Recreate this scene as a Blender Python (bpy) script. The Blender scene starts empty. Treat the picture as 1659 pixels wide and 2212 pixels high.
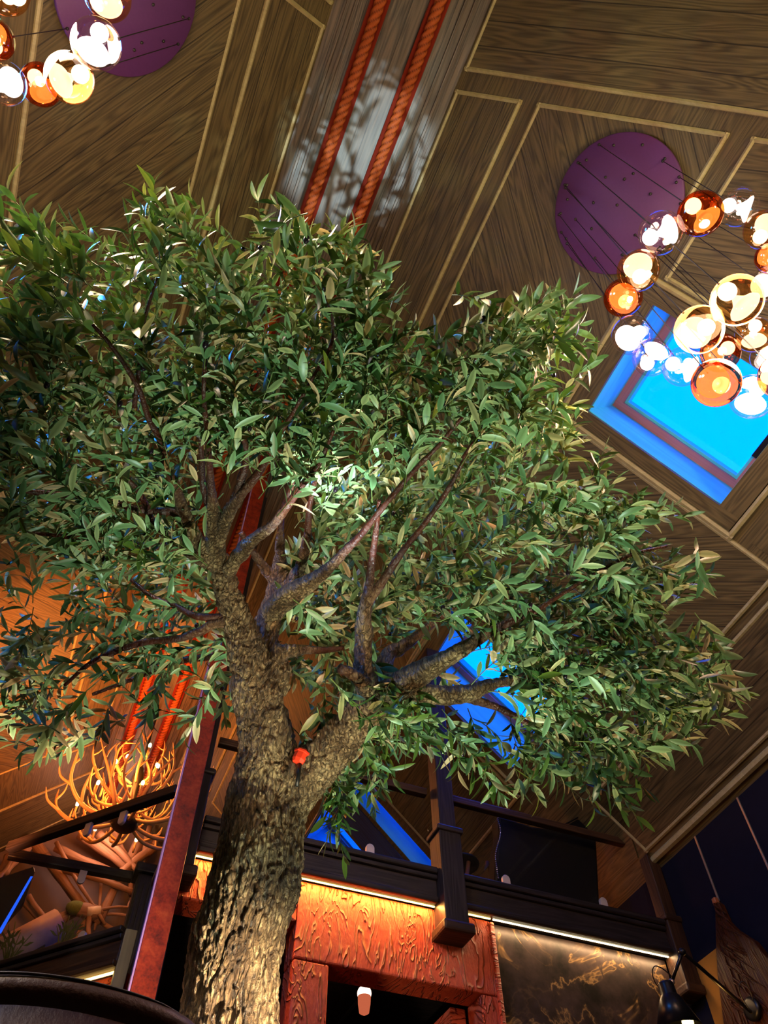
import bpy, bmesh, math, random
import numpy as np
from math import sin, cos, pi, atan, sqrt, radians
from mathutils import Vector, Matrix, noise
random.seed(7); RNG = np.random.default_rng(11)
SC = bpy.context.scene; COL = SC.collection
# ------------------------------------------------------------------ camera model (metres; camera at the origin, Y along the ridge)
F, CX, CY = 1660.0, 829.5, 1106.0
FLOOR = -0.65
def _axes():
    up = Vector((810-CX, -30-CY, F)).normalized()
    y = Vector((-390-CX, 3550-CY, F)).normalized(); y = (y - up*y.dot(up)).normalized()
    return y.cross(up), y, up
AX, AY, AZ = _axes()
def w(v): return Vector((AX.dot(v), AY.dot(v), AZ.dot(v)))
FWD = w(Vector((0, 0, 1)))
def ray(px, py): return w(Vector((px-CX, py-CY, F)))/F          # depth 1
def at(px, py, d): return ray(px, py)*d                          # a point at depth d
def onp(px, py, n, d): r = ray(px, py); return r*(d/r.dot(Vector(n)))
def onY(px, py, Y): return onp(px, py, (0, 1, 0), Y)
S = 0.93; H = 7.0; XR = 0.847; XL = -0.25; TH = atan(S)
def zR(x): return H - S*(x-XR)
def zL(x): return H + S*(x-XL)
cam = bpy.data.cameras.new('camera'); co = bpy.data.objects.new('camera', cam); COL.objects.link(co)
cam.sensor_fit = 'VERTICAL'; cam.sensor_height = 36; cam.sensor_width = 27; cam.lens = 36*F/2212
cam.clip_start = 0.05; cam.clip_end = 100
cxw, cyw, czw = w(Vector((1, 0, 0))), w(Vector((0, -1, 0))), -FWD
co.matrix_world = Matrix(((cxw.x, cyw.x, czw.x, 0), (cxw.y, cyw.y, czw.y, 0), (cxw.z, cyw.z, czw.z, 0), (0, 0, 0, 1)))
SC.camera = co
SC.view_settings.view_transform = 'Standard'; SC.view_settings.look = 'None'
SC.view_settings.exposure = 0; SC.view_settings.gamma = 1; SC.view_settings.use_curve_mapping = False
# ------------------------------------------------------------------ material helpers
def newmat(name):
    m = bpy.data.materials.new(name); m.use_nodes = True
    nt = m.node_tree; nt.nodes.clear()
    out = nt.nodes.new('ShaderNodeOutputMaterial')
    return m, nt, out
class N:
    def __init__(s, nt): s.nt = nt
    def node(s, t, **kw):
        n = s.nt.nodes.new(t)
        for k, v in kw.items():
            if k.startswith('_'): setattr(n, k[1:], v)
        return n
    def set(s, n, i, v):
        if hasattr(v, 'is_output') or isinstance(v, bpy.types.NodeSocket): s.nt.links.new(v, n.inputs[i])
        else: n.inputs[i].default_value = v
    def math(s, op, a, b=None, c=None):
        n = s.nt.nodes.new('ShaderNodeMath'); n.operation = op
        for i, v in enumerate((a, b, c)):
            if v is not None: s.set(n, i, v)
        return n.outputs[0]
    def xyz(s, x, y, z):
        n = s.nt.nodes.new('ShaderNodeCombineXYZ')
        for i, v in enumerate((x, y, z)): s.set(n, i, v)
        return n.outputs[0]
    def sep(s, v):
        n = s.nt.nodes.new('ShaderNodeSeparateXYZ'); s.set(n, 0, v); return n.outputs
    def coord(s, kind='Object'): return s.nt.nodes.new('ShaderNodeTexCoord').outputs[kind]
    def noise(s, v, scale=5., detail=3., rough=.5, dist=0.):
        n = s.nt.nodes.new('ShaderNodeTexNoise'); s.set(n, 'Vector', v); s.set(n, 'Scale', scale)
        s.set(n, 'Detail', detail); s.set(n, 'Roughness', rough); s.set(n, 'Distortion', dist)
        return n.outputs[0]
    def ramp(s, f, stops):
        n = s.nt.nodes.new('ShaderNodeValToRGB'); s.set(n, 0, f); e = n.color_ramp.elements
        while len(e) < len(stops): e.new(.5)
        for k, (p, c) in enumerate(stops): e[k].position = p; e[k].color = (*c, 1) if len(c) == 3 else c
        return n.outputs[0]
    def mix(s, f, a, b, mode='MIX'):
        n = s.nt.nodes.new('ShaderNodeMix'); n.data_type = 'RGBA'; n.blend_type = mode
        s.set(n, 0, f)
        for i, v in ((6, a), (7, b)): s.set(n, i, (*v, 1) if isinstance(v, tuple) and len(v) == 3 else v)
        return n.outputs[2]
    def bump(s, h, strength=.4, dist=.02):
        n = s.nt.nodes.new('ShaderNodeBump'); s.set(n, 'Height', h); n.inputs['Strength'].default_value = strength
        n.inputs['Distance'].default_value = dist; return n.outputs[0]
    def attr(s, name):
        n = s.nt.nodes.new('ShaderNodeAttribute'); n.attribute_name = name; return n.outputs['Fac']
    def bsdf(s, col, rough=.5, metal=0., spec=.5, normal=None):
        n = s.nt.nodes.new('ShaderNodeBsdfPrincipled')
        s.set(n, 'Base Color', (*col, 1) if isinstance(col, tuple) and len(col) == 3 else col)
        s.set(n, 'Roughness', rough); s.set(n, 'Metallic', metal); s.set(n, 'Specular IOR Level', spec)
        if normal is not None: s.set(n, 'Normal', normal)
        return n
def wood(name, dark, light, plank=.15, rough=.55, ring=26., seam=True, tint=.35, bump=.35, sx=.35, sy=4., spec=.35):
    m, nt, out = newmat(name); q = N(nt)
    x, y, z = q.sep(q.coord())
    idx = q.math('FLOOR', q.math('DIVIDE', y, plank)) if seam else q.math('MULTIPLY', z, 0.)
    wn = nt.nodes.new('ShaderNodeTexWhiteNoise'); wn.noise_dimensions = '1D'; q.set(wn, 'W', idx); r = wn.outputs[0]
    v = q.xyz(q.math('MULTIPLY_ADD', x, sx, q.math('MULTIPLY', r, 9.)), q.math('MULTIPLY', y, sy), q.math('MULTIPLY_ADD', r, 17., q.math('MULTIPLY', z, sy)))
    n = q.noise(v, 1.3, 2., .5)
    rings = q.math('MULTIPLY_ADD', q.math('SINE', q.math('MULTIPLY', n, ring*4)), .5, .5)
    fib = q.noise(q.xyz(q.math('MULTIPLY', x, 1.6), q.math('MULTIPLY', y, 70.), q.math('MULTIPLY', z, 70.)), 1., 3., .6)
    f = q.math('ADD', q.math('MULTIPLY', rings, .24), q.math('MULTIPLY', fib, .76))
    c = q.ramp(f, [(.28, dark), (.72, light)])
    mid = tuple((a+b)/2*.8 for a, b in zip(dark, light))
    c = q.mix(q.math('MULTIPLY', r, tint), c, mid)
    h = f
    if seam:
        g = q.math('GREATER_THAN', q.math('ABSOLUTE', q.math('SUBTRACT', q.math('FRACT', q.math('DIVIDE', y, plank)), .5)), .5-.004/plank)
        c = q.mix(q.math('MULTIPLY', g, .85), c, tuple(a*.3 for a in dark))
        h = q.math('SUBTRACT', f, q.math('MULTIPLY', g, 2.))
    b = q.bsdf(c, rough, 0, spec, q.bump(h, bump, .006))
    nt.links.new(b.outputs[0], out.inputs[0]); return m
def plain(name, col, rough=.5, metal=0., spec=.5, var=.25, nscale=12., bump=0.):
    m, nt, out = newmat(name); q = N(nt)
    n = q.noise(q.coord(), nscale, 4., .6)
    c = q.mix(n, tuple(a*(1-var) for a in col), tuple(min(1, a*(1+var)) for a in col))
    b = q.bsdf(c, rough, metal, spec, q.bump(n, bump, .01) if bump else None)
    nt.links.new(b.outputs[0], out.inputs[0]); return m
def emit(name, col, strength):
    m, nt, out = newmat(name); e = nt.nodes.new('ShaderNodeEmission')
    e.inputs[0].default_value = (*col, 1); e.inputs[1].default_value = strength
    nt.links.new(e.outputs[0], out.inputs[0]); return m
def thin_glass(name, tint, gloss=.12, edge=.6):
    m, nt, out = newmat(name); q = N(nt)
    t = nt.nodes.new('ShaderNodeBsdfTransparent'); t.inputs[0].default_value = (*tint, 1)
    g = nt.nodes.new('ShaderNodeBsdfGlossy'); g.inputs['Roughness'].default_value = .02
    g.inputs[0].default_value = (*[min(1, .4+.6*a) for a in tint], 1)
    lw = nt.nodes.new('ShaderNodeLayerWeight'); lw.inputs[0].default_value = .35
    f = q.math('MULTIPLY_ADD', q.math('POWER', lw.outputs['Facing'], 2.5), edge, gloss)
    mx = nt.nodes.new('ShaderNodeMixShader'); nt.links.new(f, mx.inputs[0])
    nt.links.new(t.outputs[0], mx.inputs[1]); nt.links.new(g.outputs[0], mx.inputs[2])
    nt.links.new(mx.outputs[0], out.inputs[0]); return m
M = {}
M['ceil'] = wood('ceiling_boards', (.030, .021, .008), (.120, .088, .036), .17, ring=32)
M['stile'] = wood('ceiling_stiles', (.032, .022, .008), (.123, .090, .036), .3, seam=False, ring=32)
M['mould'] = wood('moulding_wood', (.24, .20, .095), (.34, .29, .145), .3, seam=False, ring=10, bump=.15)
M['band'] = wood('ridge_boards', (.024, .017, .012), (.105, .074, .052), .16, rough=.42)
M['batten'] = wood('red_batten', (.06, .005, .002), (.16, .012, .003), .3, seam=False, ring=12, rough=.75, spec=.08)
M['rope'] = plain('rope_red', (.46, .13, .022), .6, spec=.1, var=.3, nscale=40)
M['dark'] = wood('dark_timber', (.006, .005, .006), (.032, .023, .024), .3, seam=False, rough=.45)
M['brown'] = wood('brown_timber', (.013, .006, .004), (.060, .026, .012), .3, seam=False, rough=.5)
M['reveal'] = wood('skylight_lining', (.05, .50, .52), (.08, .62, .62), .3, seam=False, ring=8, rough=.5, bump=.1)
M['frame'] = wood('skylight_frame', (.26, .10, .09), (.42, .18, .15), .3, seam=False, ring=8, rough=.4, bump=.1)
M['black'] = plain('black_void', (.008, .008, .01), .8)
M['wallnavy'] = plain('wall_navy', (.006, .006, .014), .8, spec=.08)
M['floor'] = wood('floor_boards', (.03, .018, .01), (.10, .06, .03), .18)
M['metal'] = plain('black_metal', (.015, .014, .014), .35, .6)
M['brass'] = plain('brass_strip', (.45, .36, .26), .35, .8)
M['disc'] = plain('purple_plate', (.075, .016, .10), .6, var=.12, nscale=60)
M['cord'] = plain('cord_black', (.012, .01, .01), .5)
M['leather'] = plain('brown_leather', (.036, .012, .007), .45, spec=.22, var=.2, nscale=90, bump=.15)
M['chair'] = plain('black_leather', (.003, .003, .004), .6, spec=.15)
M['nail'] = plain('nailhead_steel', (.5, .5, .55), .25, 1.)
M['legwood'] = plain('chair_leg_wood', (.30, .09, .03), .4)
M['antler'] = plain('antler_bone', (.52, .30, .13), .45, var=.3, nscale=8)
M['log'] = wood('peeled_log', (.20, .09, .045), (.46, .24, .13), .3, seam=False, ring=6, rough=.6, sx=.6, sy=6.)
M['gable'] = plain('gable_plaster', (.15, .095, .085), .8, var=.3, nscale=2)
M['clamp'] = plain('clamp_steel', (.62, .52, .50), .35, .4)
M['olive'] = plain('olive_skin', (.012, .006, .012), .18, var=.4)
M['moss'] = plain('moss', (.12, .14, .02), .9, var=.5, nscale=60, bump=.5)
M['redglass'] = plain('red_lamp', (.55, .03, .01), .3)  # red light on the housing put into its colour
M['pane'] = thin_glass('window_pane', (.93, .97, 1.), .02, .25)
M['railglass'] = thin_glass('rail_glass', (.96, .97, .98), .015, .12)
M['glass_clear'] = thin_glass('globe_clear', (1., .95, .96), .07, .5)
M['glass_amber'] = thin_glass('globe_amber', (1., .74, .46), .09, .5)
M['glass_copper'] = thin_glass('globe_copper', (.95, .34, .12), .14, .55)
M['bulb'] = emit('bulb_glow', (1., .88, .76), 10.)
def flare(name, col, strength, op):
    m, nt, out = newmat(name); q = N(nt); e = nt.nodes.new('ShaderNodeEmission'); e.inputs[0].default_value = (*col, 1); e.inputs[1].default_value = strength
    t = nt.nodes.new('ShaderNodeBsdfTransparent'); lw = nt.nodes.new('ShaderNodeLayerWeight'); lw.inputs[0].default_value = .5
    mx = nt.nodes.new('ShaderNodeMixShader'); nt.links.new(q.math('MULTIPLY_ADD', lw.outputs['Facing'], .6, op), mx.inputs[0])
    nt.links.new(t.outputs[0], mx.inputs[1]); nt.links.new(e.outputs[0], mx.inputs[2]); nt.links.new(mx.outputs[0], out.inputs[0]); return m
M['flare'] = flare('flare_glow', (1., .84, .78), 4., .4)
M['flare_amber'] = flare('flare_amber', (1., .74, .48), 4.2, .4)
M['flare_copper'] = flare('flare_copper', (1., .46, .15), 3., .3)
M['candle'] = emit('candle_glow', (1., .72, .34), 14.)
M['led'] = emit('led_warm', (1., .62, .16), 7.)
M['led_white'] = emit('led_white', (1., .80, .45), 6.)
M['sconce'] = emit('sconce_glow', (1., .62, .46), 5.)
M['blue_led'] = emit('blue_led', (.02, .12, 1.), 1.2)  # blue window reflection painted as a glowing colour
def ropemat():
    m, nt, out = newmat('twisted_rope'); q = N(nt); g = q.attr('groove'); n = q.noise(q.coord(), 50., 3., .6)
    c = q.mix(g, q.mix(n, (.20, .036, .006), (.36, .075, .014)), (.035, .004, .002))
    b = q.bsdf(c, .6, 0, .15); nt.links.new(b.outputs[0], out.inputs[0]); return m
M['rope'] = ropemat()
def rust():
    m, nt, out = newmat('rust_red_steel'); q = N(nt); v = q.coord()
    n = q.noise(v, 9., 6., .65); n2 = q.noise(v, 60., 3., .6)
    c = q.ramp(q.math('ADD', q.math('MULTIPLY', n, .7), q.math('MULTIPLY', n2, .3)), [(.34, (.05, .005, .003)), (.5, (.20, .016, .005)), (.68, (.32, .045, .012))])
    b = q.bsdf(c, .5, .1, .4, q.bump(n2, .25, .004)); nt.links.new(b.outputs[0], out.inputs[0]); return m
M['rust'] = rust()
def plaster():
    m, nt, out = newmat('red_plaster'); q = N(nt); x, y, z = q.sep(q.coord())
    v = q.xyz(q.math('MULTIPLY', x, 3.0), y, q.math('MULTIPLY', z, 1.0))
    n = q.noise(v, 2.2, 3., .5, 1.2); fine = q.noise(v, 30., 4., .6)
    ridge = q.math('POWER', q.math('SUBTRACT', 1., q.math('ABSOLUTE', q.math('SINE', q.math('MULTIPLY', n, 22.)))), 4.)
    h = q.math('ADD', q.math('MULTIPLY', ridge, .8), q.math('MULTIPLY', fine, .3))
    c = q.mix(q.math('MULTIPLY', ridge, .35), q.ramp(fine, [(.3, (.40, .040, .014)), (.7, (.58, .085, .030))]), (.62, .18, .10))
    b = q.bsdf(c, .5, 0, .4, q.bump(h, .9, .03)); nt.links.new(b.outputs[0], out.inputs[0]); return m
M['plaster'] = plaster()
def marble():
    m, nt, out = newmat('dark_marble'); q = N(nt); v = q.coord()
    n = q.noise(v, 1.6, 5., .6, .8)
    vein = q.math('POWER', q.math('SUBTRACT', 1., q.math('ABSOLUTE', q.math('SUBTRACT', q.math('MULTIPLY', n, 2.), 1.))), 60.)
    n2 = q.noise(v, 3.1, 6., .65); n3 = q.noise(v, 2.3, 2., .5)
    vein = q.math('MULTIPLY', vein, q.math('MULTIPLY_ADD', q.math('GREATER_THAN', n3, .52), .8, .12))
    c = q.mix(vein, q.ramp(n2, [(.40, (.005, .003, .003)), (.75, (.065, .040, .036))]), (.32, .19, .07))
    b = q.bsdf(c, .35, 0, .25); nt.links.new(b.outputs[0], out.inputs[0]); return m
M['marble'] = marble()
def bark():
    m, nt, out = newmat('olive_bark'); q = N(nt); v = q.coord()
    x, y, z = q.sep(v)
    vv = q.xyz(x, y, q.math('MULTIPLY', z, .24))
    n = q.noise(vv, 40., 6., .75, 1.8); n2 = q.noise(vv, 9., 4., .6); f3 = q.noise(v, 190., 3., .6)
    vo = nt.nodes.new('ShaderNodeTexVoronoi'); vo.feature = 'DISTANCE_TO_EDGE'
    wv = nt.nodes.new('ShaderNodeVectorMath'); wv.operation = 'MULTIPLY_ADD'
    no = nt.nodes.new('ShaderNodeTexNoise'); q.set(no, 'Vector', vv); no.inputs['Scale'].default_value = 22.
    q.set(wv, 0, no.outputs['Color']); wv.inputs[1].default_value = (.045, .045, .045); q.set(wv, 2, vv)
    q.set(vo, 'Vector', wv.outputs[0]); vo.inputs['Scale'].default_value = 46.
    crack = q.math('MINIMUM', q.math('MULTIPLY', vo.outputs['Distance'], 5.), 1.)
    c = q.ramp(q.math('ADD', q.math('MULTIPLY', n, .6), q.math('MULTIPLY', n2, .4)), [(.41, (.040, .019, .009)), (.51, (.20, .112, .052)), (.60, (.52, .35, .18))])
    c = q.mix(q.math('MULTIPLY_ADD', crack, .7, .3), (.030, .015, .008), c)
    smooth = q.ramp(n2, [(.3, (.022, .005, .003)), (.7, (.075, .018, .009))])
    t = q.attr('thick')                                   # 1 on thick rough limbs, 0 on smooth young wood
    c = q.mix(t, smooth, c)
    rough = q.math('MULTIPLY_ADD', t, .18, .24)
    h = q.math('MULTIPLY', q.math('ADD', q.math('ADD', n, q.math('MULTIPLY', f3, .35)), q.math('MULTIPLY', crack, .5)), q.math('MULTIPLY_ADD', t, .85, .15))
    b = q.bsdf(c, rough, 0, .5, q.bump(h, 1., .022)); nt.links.new(b.outputs[0], out.inputs[0]); return m
M['bark'] = bark()
def leafmat():
    m, nt, out = newmat('olive_leaf'); q = N(nt)
    t = q.attr('tone'); rib = q.attr('rib')
    top = q.ramp(t, [(0., (.006, .030, .010)), (.4, (.022, .078, .012)), (.75, (.095, .160, .016)), (1., (.32, .34, .03))])
    und = q.ramp(t, [(0., (.06, .17, .07)), (.40, (.20, .33, .15)), (.64, (.38, .42, .18)), (.78, (.58, .42, .22)), (1., (.64, .42, .25))])
    geo = nt.nodes.new('ShaderNodeNewGeometry')
    c = q.mix(geo.outputs['Backfacing'], top, und)
    c = q.mix(q.math('MULTIPLY', rib, .55), c, (.06, .09, .03))
    b = q.bsdf(c, .38, 0, .5)
    tr = nt.nodes.new('ShaderNodeBsdfTranslucent'); nt.links.new(q.mix(.5, top, (.10, .22, .02)), tr.inputs[0])
    mx = nt.nodes.new('ShaderNodeMixShader'); mx.inputs[0].default_value = .14
    nt.links.new(b.outputs[0], mx.inputs[1]); nt.links.new(tr.outputs[0], mx.inputs[2])
    nt.links.new(mx.outputs[0], out.inputs[0]); return m
M['leaf'] = leafmat()
M['twig'] = plain('green_stem', (.10, .14, .03), .5)
M['slab'] = wood('carved_wood', (.016, .005, .002), (.085, .022, .005), .3, seam=False, ring=22, rough=.35, bump=1., sx=1., sy=14., spec=.15)
M['mustard'] = plain('mustard_plaster', (.30, .13, .02), .9, spec=.1, var=.1)  # the wall lamp's pool of light painted as a colour
# ------------------------------------------------------------------ mesh helpers
def empty(name, loc=(0, 0, 0)):
    o = bpy.data.objects.new(name, None); COL.objects.link(o); o.location = loc; o.empty_display_size = .1; return o
def tag(o, label=None, cat=None, group=None, kind=None):
    if label: o['label'] = label
    if cat: o['category'] = cat
    if group: o['group'] = group
    if kind: o['kind'] = kind
    return o
def parent(o, p):
    if p is not None:
        o.parent = p; o.matrix_parent_inverse = Matrix.Identity(4)
        bpy_loc = p.matrix_basis
        o.matrix_basis = bpy_loc.inverted() @ o.matrix_basis if p.parent is None else (p.parent.matrix_basis @ bpy_loc).inverted() @ o.matrix_basis
    return o
def mobj(name, me, m, par=None, mw=None, smooth=False):
    o = bpy.data.objects.new(name, me); COL.objects.link(o)
    if m is not None: me.materials.append(m)
    if mw is not None: o.matrix_basis = mw
    if smooth:
        me.polygons.foreach_set('use_smooth', [True]*len(me.polygons))
    return parent(o, par)
def bobj(name, bm, m, par=None, mw=None, smooth=False):
    me = bpy.data.meshes.new(name); bmesh.ops.recalc_face_normals(bm, faces=bm.faces); bm.to_mesh(me); bm.free()
    return mobj(name, me, m, par, mw, smooth)
def frame_mat(o, xa, ya):
    xa = Vector(xa).normalized(); ya = Vector(ya); za = xa.cross(ya).normalized(); ya = za.cross(xa)
    o = Vector(o)
    return Matrix(((xa.x, ya.x, za.x, o.x), (xa.y, ya.y, za.y, o.y), (xa.z, ya.z, za.z, o.z), (0, 0, 0, 1)))
def add_box(bm, lo, hi, bev=0.):
    r = bmesh.ops.create_cube(bm, size=1.)
    vs = r['verts']
    for v in vs: v.co = Vector([lo[i]+(v.co[i]+.5)*(hi[i]-lo[i]) for i in range(3)])
    if bev:
        es = list({e for v in vs for e in v.link_edges})
        bmesh.ops.bevel(bm, geom=es, offset=bev, segments=2, affect='EDGES', profile=.5)
def box(name, lo, hi, m, par=None, bev=.008, grain=None):
    """box with its own origin; grain: axis index along which the wood runs (object X)"""
    lo, hi = Vector(lo), Vector(hi); c = (lo+hi)/2
    ax = [(1, 0, 0), (0, 1, 0), (0, 0, 1)]
    g = grain if grain is not None else max(range(3), key=lambda i: (hi-lo)[i])
    mw = frame_mat(c, ax[g], ax[(g+1) % 3]); h = (hi-lo)/2
    hh = Vector((h[g], h[(g+1) % 3], h[(g+2) % 3]))
    bm = bmesh.new(); add_box(bm, -hh, hh, min(bev, min(hh)*.6)); return bobj(name, bm, m, par, mw)
def beam(name, p, q, wdt, hgt, m, up=(0, 0, 1), par=None, bev=.006):
    p, q, up = Vector(p), Vector(q), Vector(up); x = (q-p); L = x.length; x.normalize()
    y = up.cross(x).normalized()
    mw = frame_mat((p+q)/2, x, y); bm = bmesh.new()
    add_box(bm, (-L/2, -wdt/2, -hgt/2), (L/2, wdt/2, hgt/2), min(bev, wdt*.3, hgt*.3)); return bobj(name, bm, m, par, mw)
def slab(name, pts, n, thick, m, xdir, par=None, bev=0.):
    """a flat polygon of real thickness: front face through pts, body extends along -n; xdir = grain"""
    pts = [Vector(p) for p in pts]; n = Vector(n).normalized(); x = Vector(xdir); x = (x-n*x.dot(n)).normalized()
    mw = frame_mat(sum(pts, Vector())/len(pts), x, n.cross(x)); inv = mw.inverted()
    bm = bmesh.new(); vs = [bm.verts.new(inv @ p) for p in pts]; f = bm.faces.new(vs)
    r = bmesh.ops.extrude_face_region(bm, geom=[f]); ev = [v for v in r['geom'] if isinstance(v, bmesh.types.BMVert)]
    for v in ev: v.co.z -= thick
    if bev: bmesh.ops.bevel(bm, geom=list(bm.edges), offset=bev, segments=2, affect='EDGES', profile=.5)
    return bobj(name, bm, m, par, mw)
def crom(pts, step):
    """Catmull-Rom through rows of numbers, resampled about every step metres"""
    P = np.array(pts, float); out = []
    if len(P) == 2: P = np.array([P[0], (P[0]+P[1])/2, P[1]])
    Q = np.vstack([2*P[0]-P[1], P, 2*P[-1]-P[-2]])
    for i in range(1, len(Q)-2):
        L = np.linalg.norm(Q[i+1][:3]-Q[i][:3]); n = max(2, int(math.ceil(L/step)))
        for k in range(n):
            t = k/n
            out.append(.5*((2*Q[i])+(-Q[i-1]+Q[i+1])*t+(2*Q[i-1]-5*Q[i]+4*Q[i+1]-Q[i+2])*t*t+(-Q[i-1]+3*Q[i]-3*Q[i+1]+Q[i+2])*t**3))
    out.append(Q[-2]); return np.array(out)
def add_tube(bm, path, seg=10, cap=True, disp=None):
    """path rows: x,y,z,r"""
    P = np.array(path, float); n = len(P); T = np.gradient(P[:, :3], axis=0)
    T /= np.linalg.norm(T, axis=1)[:, None]+1e-9
    u = Vector(T[0]).orthogonal().normalized(); rings = []
    for i in range(n):
        t = Vector(T[i]); u = (u-t*u.dot(t)).normalized(); v = t.cross(u); c = Vector(P[i, :3]); ring = []
        for k in range(seg):
            a = 2*pi*k/seg; d = u*cos(a)+v*sin(a); r = P[i, 3]
            if disp: r = disp(c+d*r, r)
            ring.append(bm.verts.new(c+d*r))
        rings.append(ring)
    for i in range(n-1):
        for k in range(seg):
            bm.faces.new((rings[i][k], rings[i][(k+1) % seg], rings[i+1][(k+1) % seg], rings[i+1][k]))
    if cap:
        bm.faces.new(rings[0][::-1]); bm.faces.new(rings[-1])
    return rings
def tube(name, path, m, par=None, seg=10, step=None, smooth=True):
    P = [tuple(p) for p in path]
    if step: P = crom(P, step)
    c = Vector(P[0][:3]); P = [(*(Vector(p[:3])-c), p[3]) for p in P]
    bm = bmesh.new(); add_tube(bm, P, seg); return bobj(name, bm, m, par, Matrix.Translation(c), smooth)
def rod(name, p, q, r, m, par=None, seg=12):
    return tube(name, [(*p, r), (*q, r)], m, par, seg, smooth=True)
def add_lathe(bm, prof, seg=24):
    rings = []
    for r, z in prof:
        rings.append([bm.verts.new((max(r, 1e-4)*cos(2*pi*k/seg), max(r, 1e-4)*sin(2*pi*k/seg), z)) for k in range(seg)])
    for a, b in zip(rings, rings[1:]):
        for k in range(seg): bm.faces.new((a[k], a[(k+1) % seg], b[(k+1) % seg], b[k]))
def lathe(name, prof, m, par=None, loc=(0, 0, 0), axis=(0, 0, 1), seg=24, smooth=True):
    bm = bmesh.new(); add_lathe(bm, prof, seg); bmesh.ops.remove_doubles(bm, verts=bm.verts, dist=3e-4)
    z = Vector(axis).normalized(); x = z.orthogonal()
    return bobj(name, bm, m, par, frame_mat(loc, x, z.cross(x)), smooth)
def ball(name, loc, r, m, par=None, sc=(1, 1, 1), seg=24):
    bm = bmesh.new(); bmesh.ops.create_uvsphere(bm, u_segments=seg, v_segments=seg//2+2, radius=r)
    for v in bm.verts: v.co = Vector((v.co.x*sc[0], v.co.y*sc[1], v.co.z*sc[2]))
    return bobj(name, bm, m, par, Matrix.Translation(loc), True)
def struct(o): o['kind'] = 'structure'; return o
# ------------------------------------------------------------------ room shell
YN, YF = -4.0, 11.25                     # near wall, far gable wall
XRW, XLW = 4.5, -3.87
NR = Vector((-sin(TH), 0, -cos(TH))); NL = Vector((sin(TH), 0, -cos(TH)))   # into the room
def PR(x, y, off=0.): return Vector((x, y, zR(x))) + NR*off
def PL(x, y, off=0.): return Vector((x, y, zL(x))) + NL*off
def dirR(a, b): return Vector((b*cos(TH), a, -b*sin(TH)))
def dirL(a, b): return Vector((-b*cos(TH), a, -b*sin(TH)))
M['navy'] = wood('navy_stained', (.008, .02, .16), (.02, .06, .34), .3, seam=False)  # blue skylight spill painted into the board colour
SKY = [(2.576, 3.458, .987, 1.904), (2.576, 3.458, 4.18, 5.10), (2.576, 3.458, 6.84, 7.10), (2.45, 3.10, 7.62, 8.45)]
def slope_with_holes(name, P, x0, x1, y0, y1, holes, n, m, gdir, thick=.05):
    """roof lining: grid of cells around the skylight openings, one mesh"""
    xs = sorted({x0, x1, *[h[0] for h in holes], *[h[1] for h in holes]}); ys = sorted({y0, y1, *[h[2] for h in holes], *[h[3] for h in holes]})
    x = Vector(gdir).normalized(); mw = frame_mat(P((x0+x1)/2, 0), x, n.cross(x)); inv = mw.inverted()
    bm = bmesh.new(); vd = {}
    def vert(a, b, k):
        if (a, b, k) not in vd: vd[(a, b, k)] = bm.verts.new(inv @ (P(a, b)-n*(thick*k)))
        return vd[(a, b, k)]
    for i in range(len(xs)-1):
        for j in range(len(ys)-1):
            cx, cy = (xs[i]+xs[i+1])/2, (ys[j]+ys[j+1])/2
            if any(h[0] < cx < h[1] and h[2] < cy < h[3] for h in holes): continue
            for k in (0, 1): bm.faces.new([vert(xs[a], ys[b], k) for a, b in ((i, j), (i+1, j), (i+1, j+1), (i, j+1))])
    bmesh.ops.remove_doubles(bm, verts=bm.verts, dist=1e-5)
    me = bpy.data.meshes.new(name); bm.to_mesh(me); bm.free()
    return struct(mobj(name, me, m, None, mw))
slope_with_holes('ceiling_right', PR, XR, 4.75, YN, YF+.1, SKY, NR, M['stile'], dirR(1, 0))
slope_with_holes('ceiling_left', PL, XL, -4.1, YN, YF+.1, [(.6-3.458, .6-2.576, .987, 1.904)], NL, M['stile'], dirL(1, 0))
struct(slab('ceiling_ridge', [(XL, YN, H), (XR, YN, H), (XR, YF, H), (XL, YF, H)], (0, 0, -1), .08, M['band'], (0, 1, 0)))
struct(slab('floor', [(XLW, YN, FLOOR), (XRW, YN, FLOOR), (XRW, YF, FLOOR), (XLW, YF, FLOOR)], (0, 0, 1), .1, M['floor'], (0, 1, 0)))
struct(slab('wall_right', [(XRW, YN, FLOOR), (XRW, YF, FLOOR), (XRW, YF, 3.75), (XRW, YN, 3.75)], (-1, 0, 0), .15, M['wallnavy'], (0, 0, 1)))
struct(slab('wall_left', [(XLW, YN, FLOOR), (XLW, YF, FLOOR), (XLW, YF, 3.75), (XLW, YN, 3.75)], (1, 0, 0), .15, M['wallnavy'], (0, 0, 1)))
gab = [(XLW, FLOOR), (XRW, FLOOR), (XRW, zR(XRW)), (XR, H), (XL, H), (XLW, zL(XLW))]
struct(slab('wall_far', [(a, YF, b) for a, b in gab], (0, -1, 0), .15, M['gable'], (1, 0, 0)))
struct(slab('wall_near', [(a, YN, b) for a, b in gab], (0, 1, 0), .15, M['wallnavy'], (1, 0, 0)))
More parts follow.
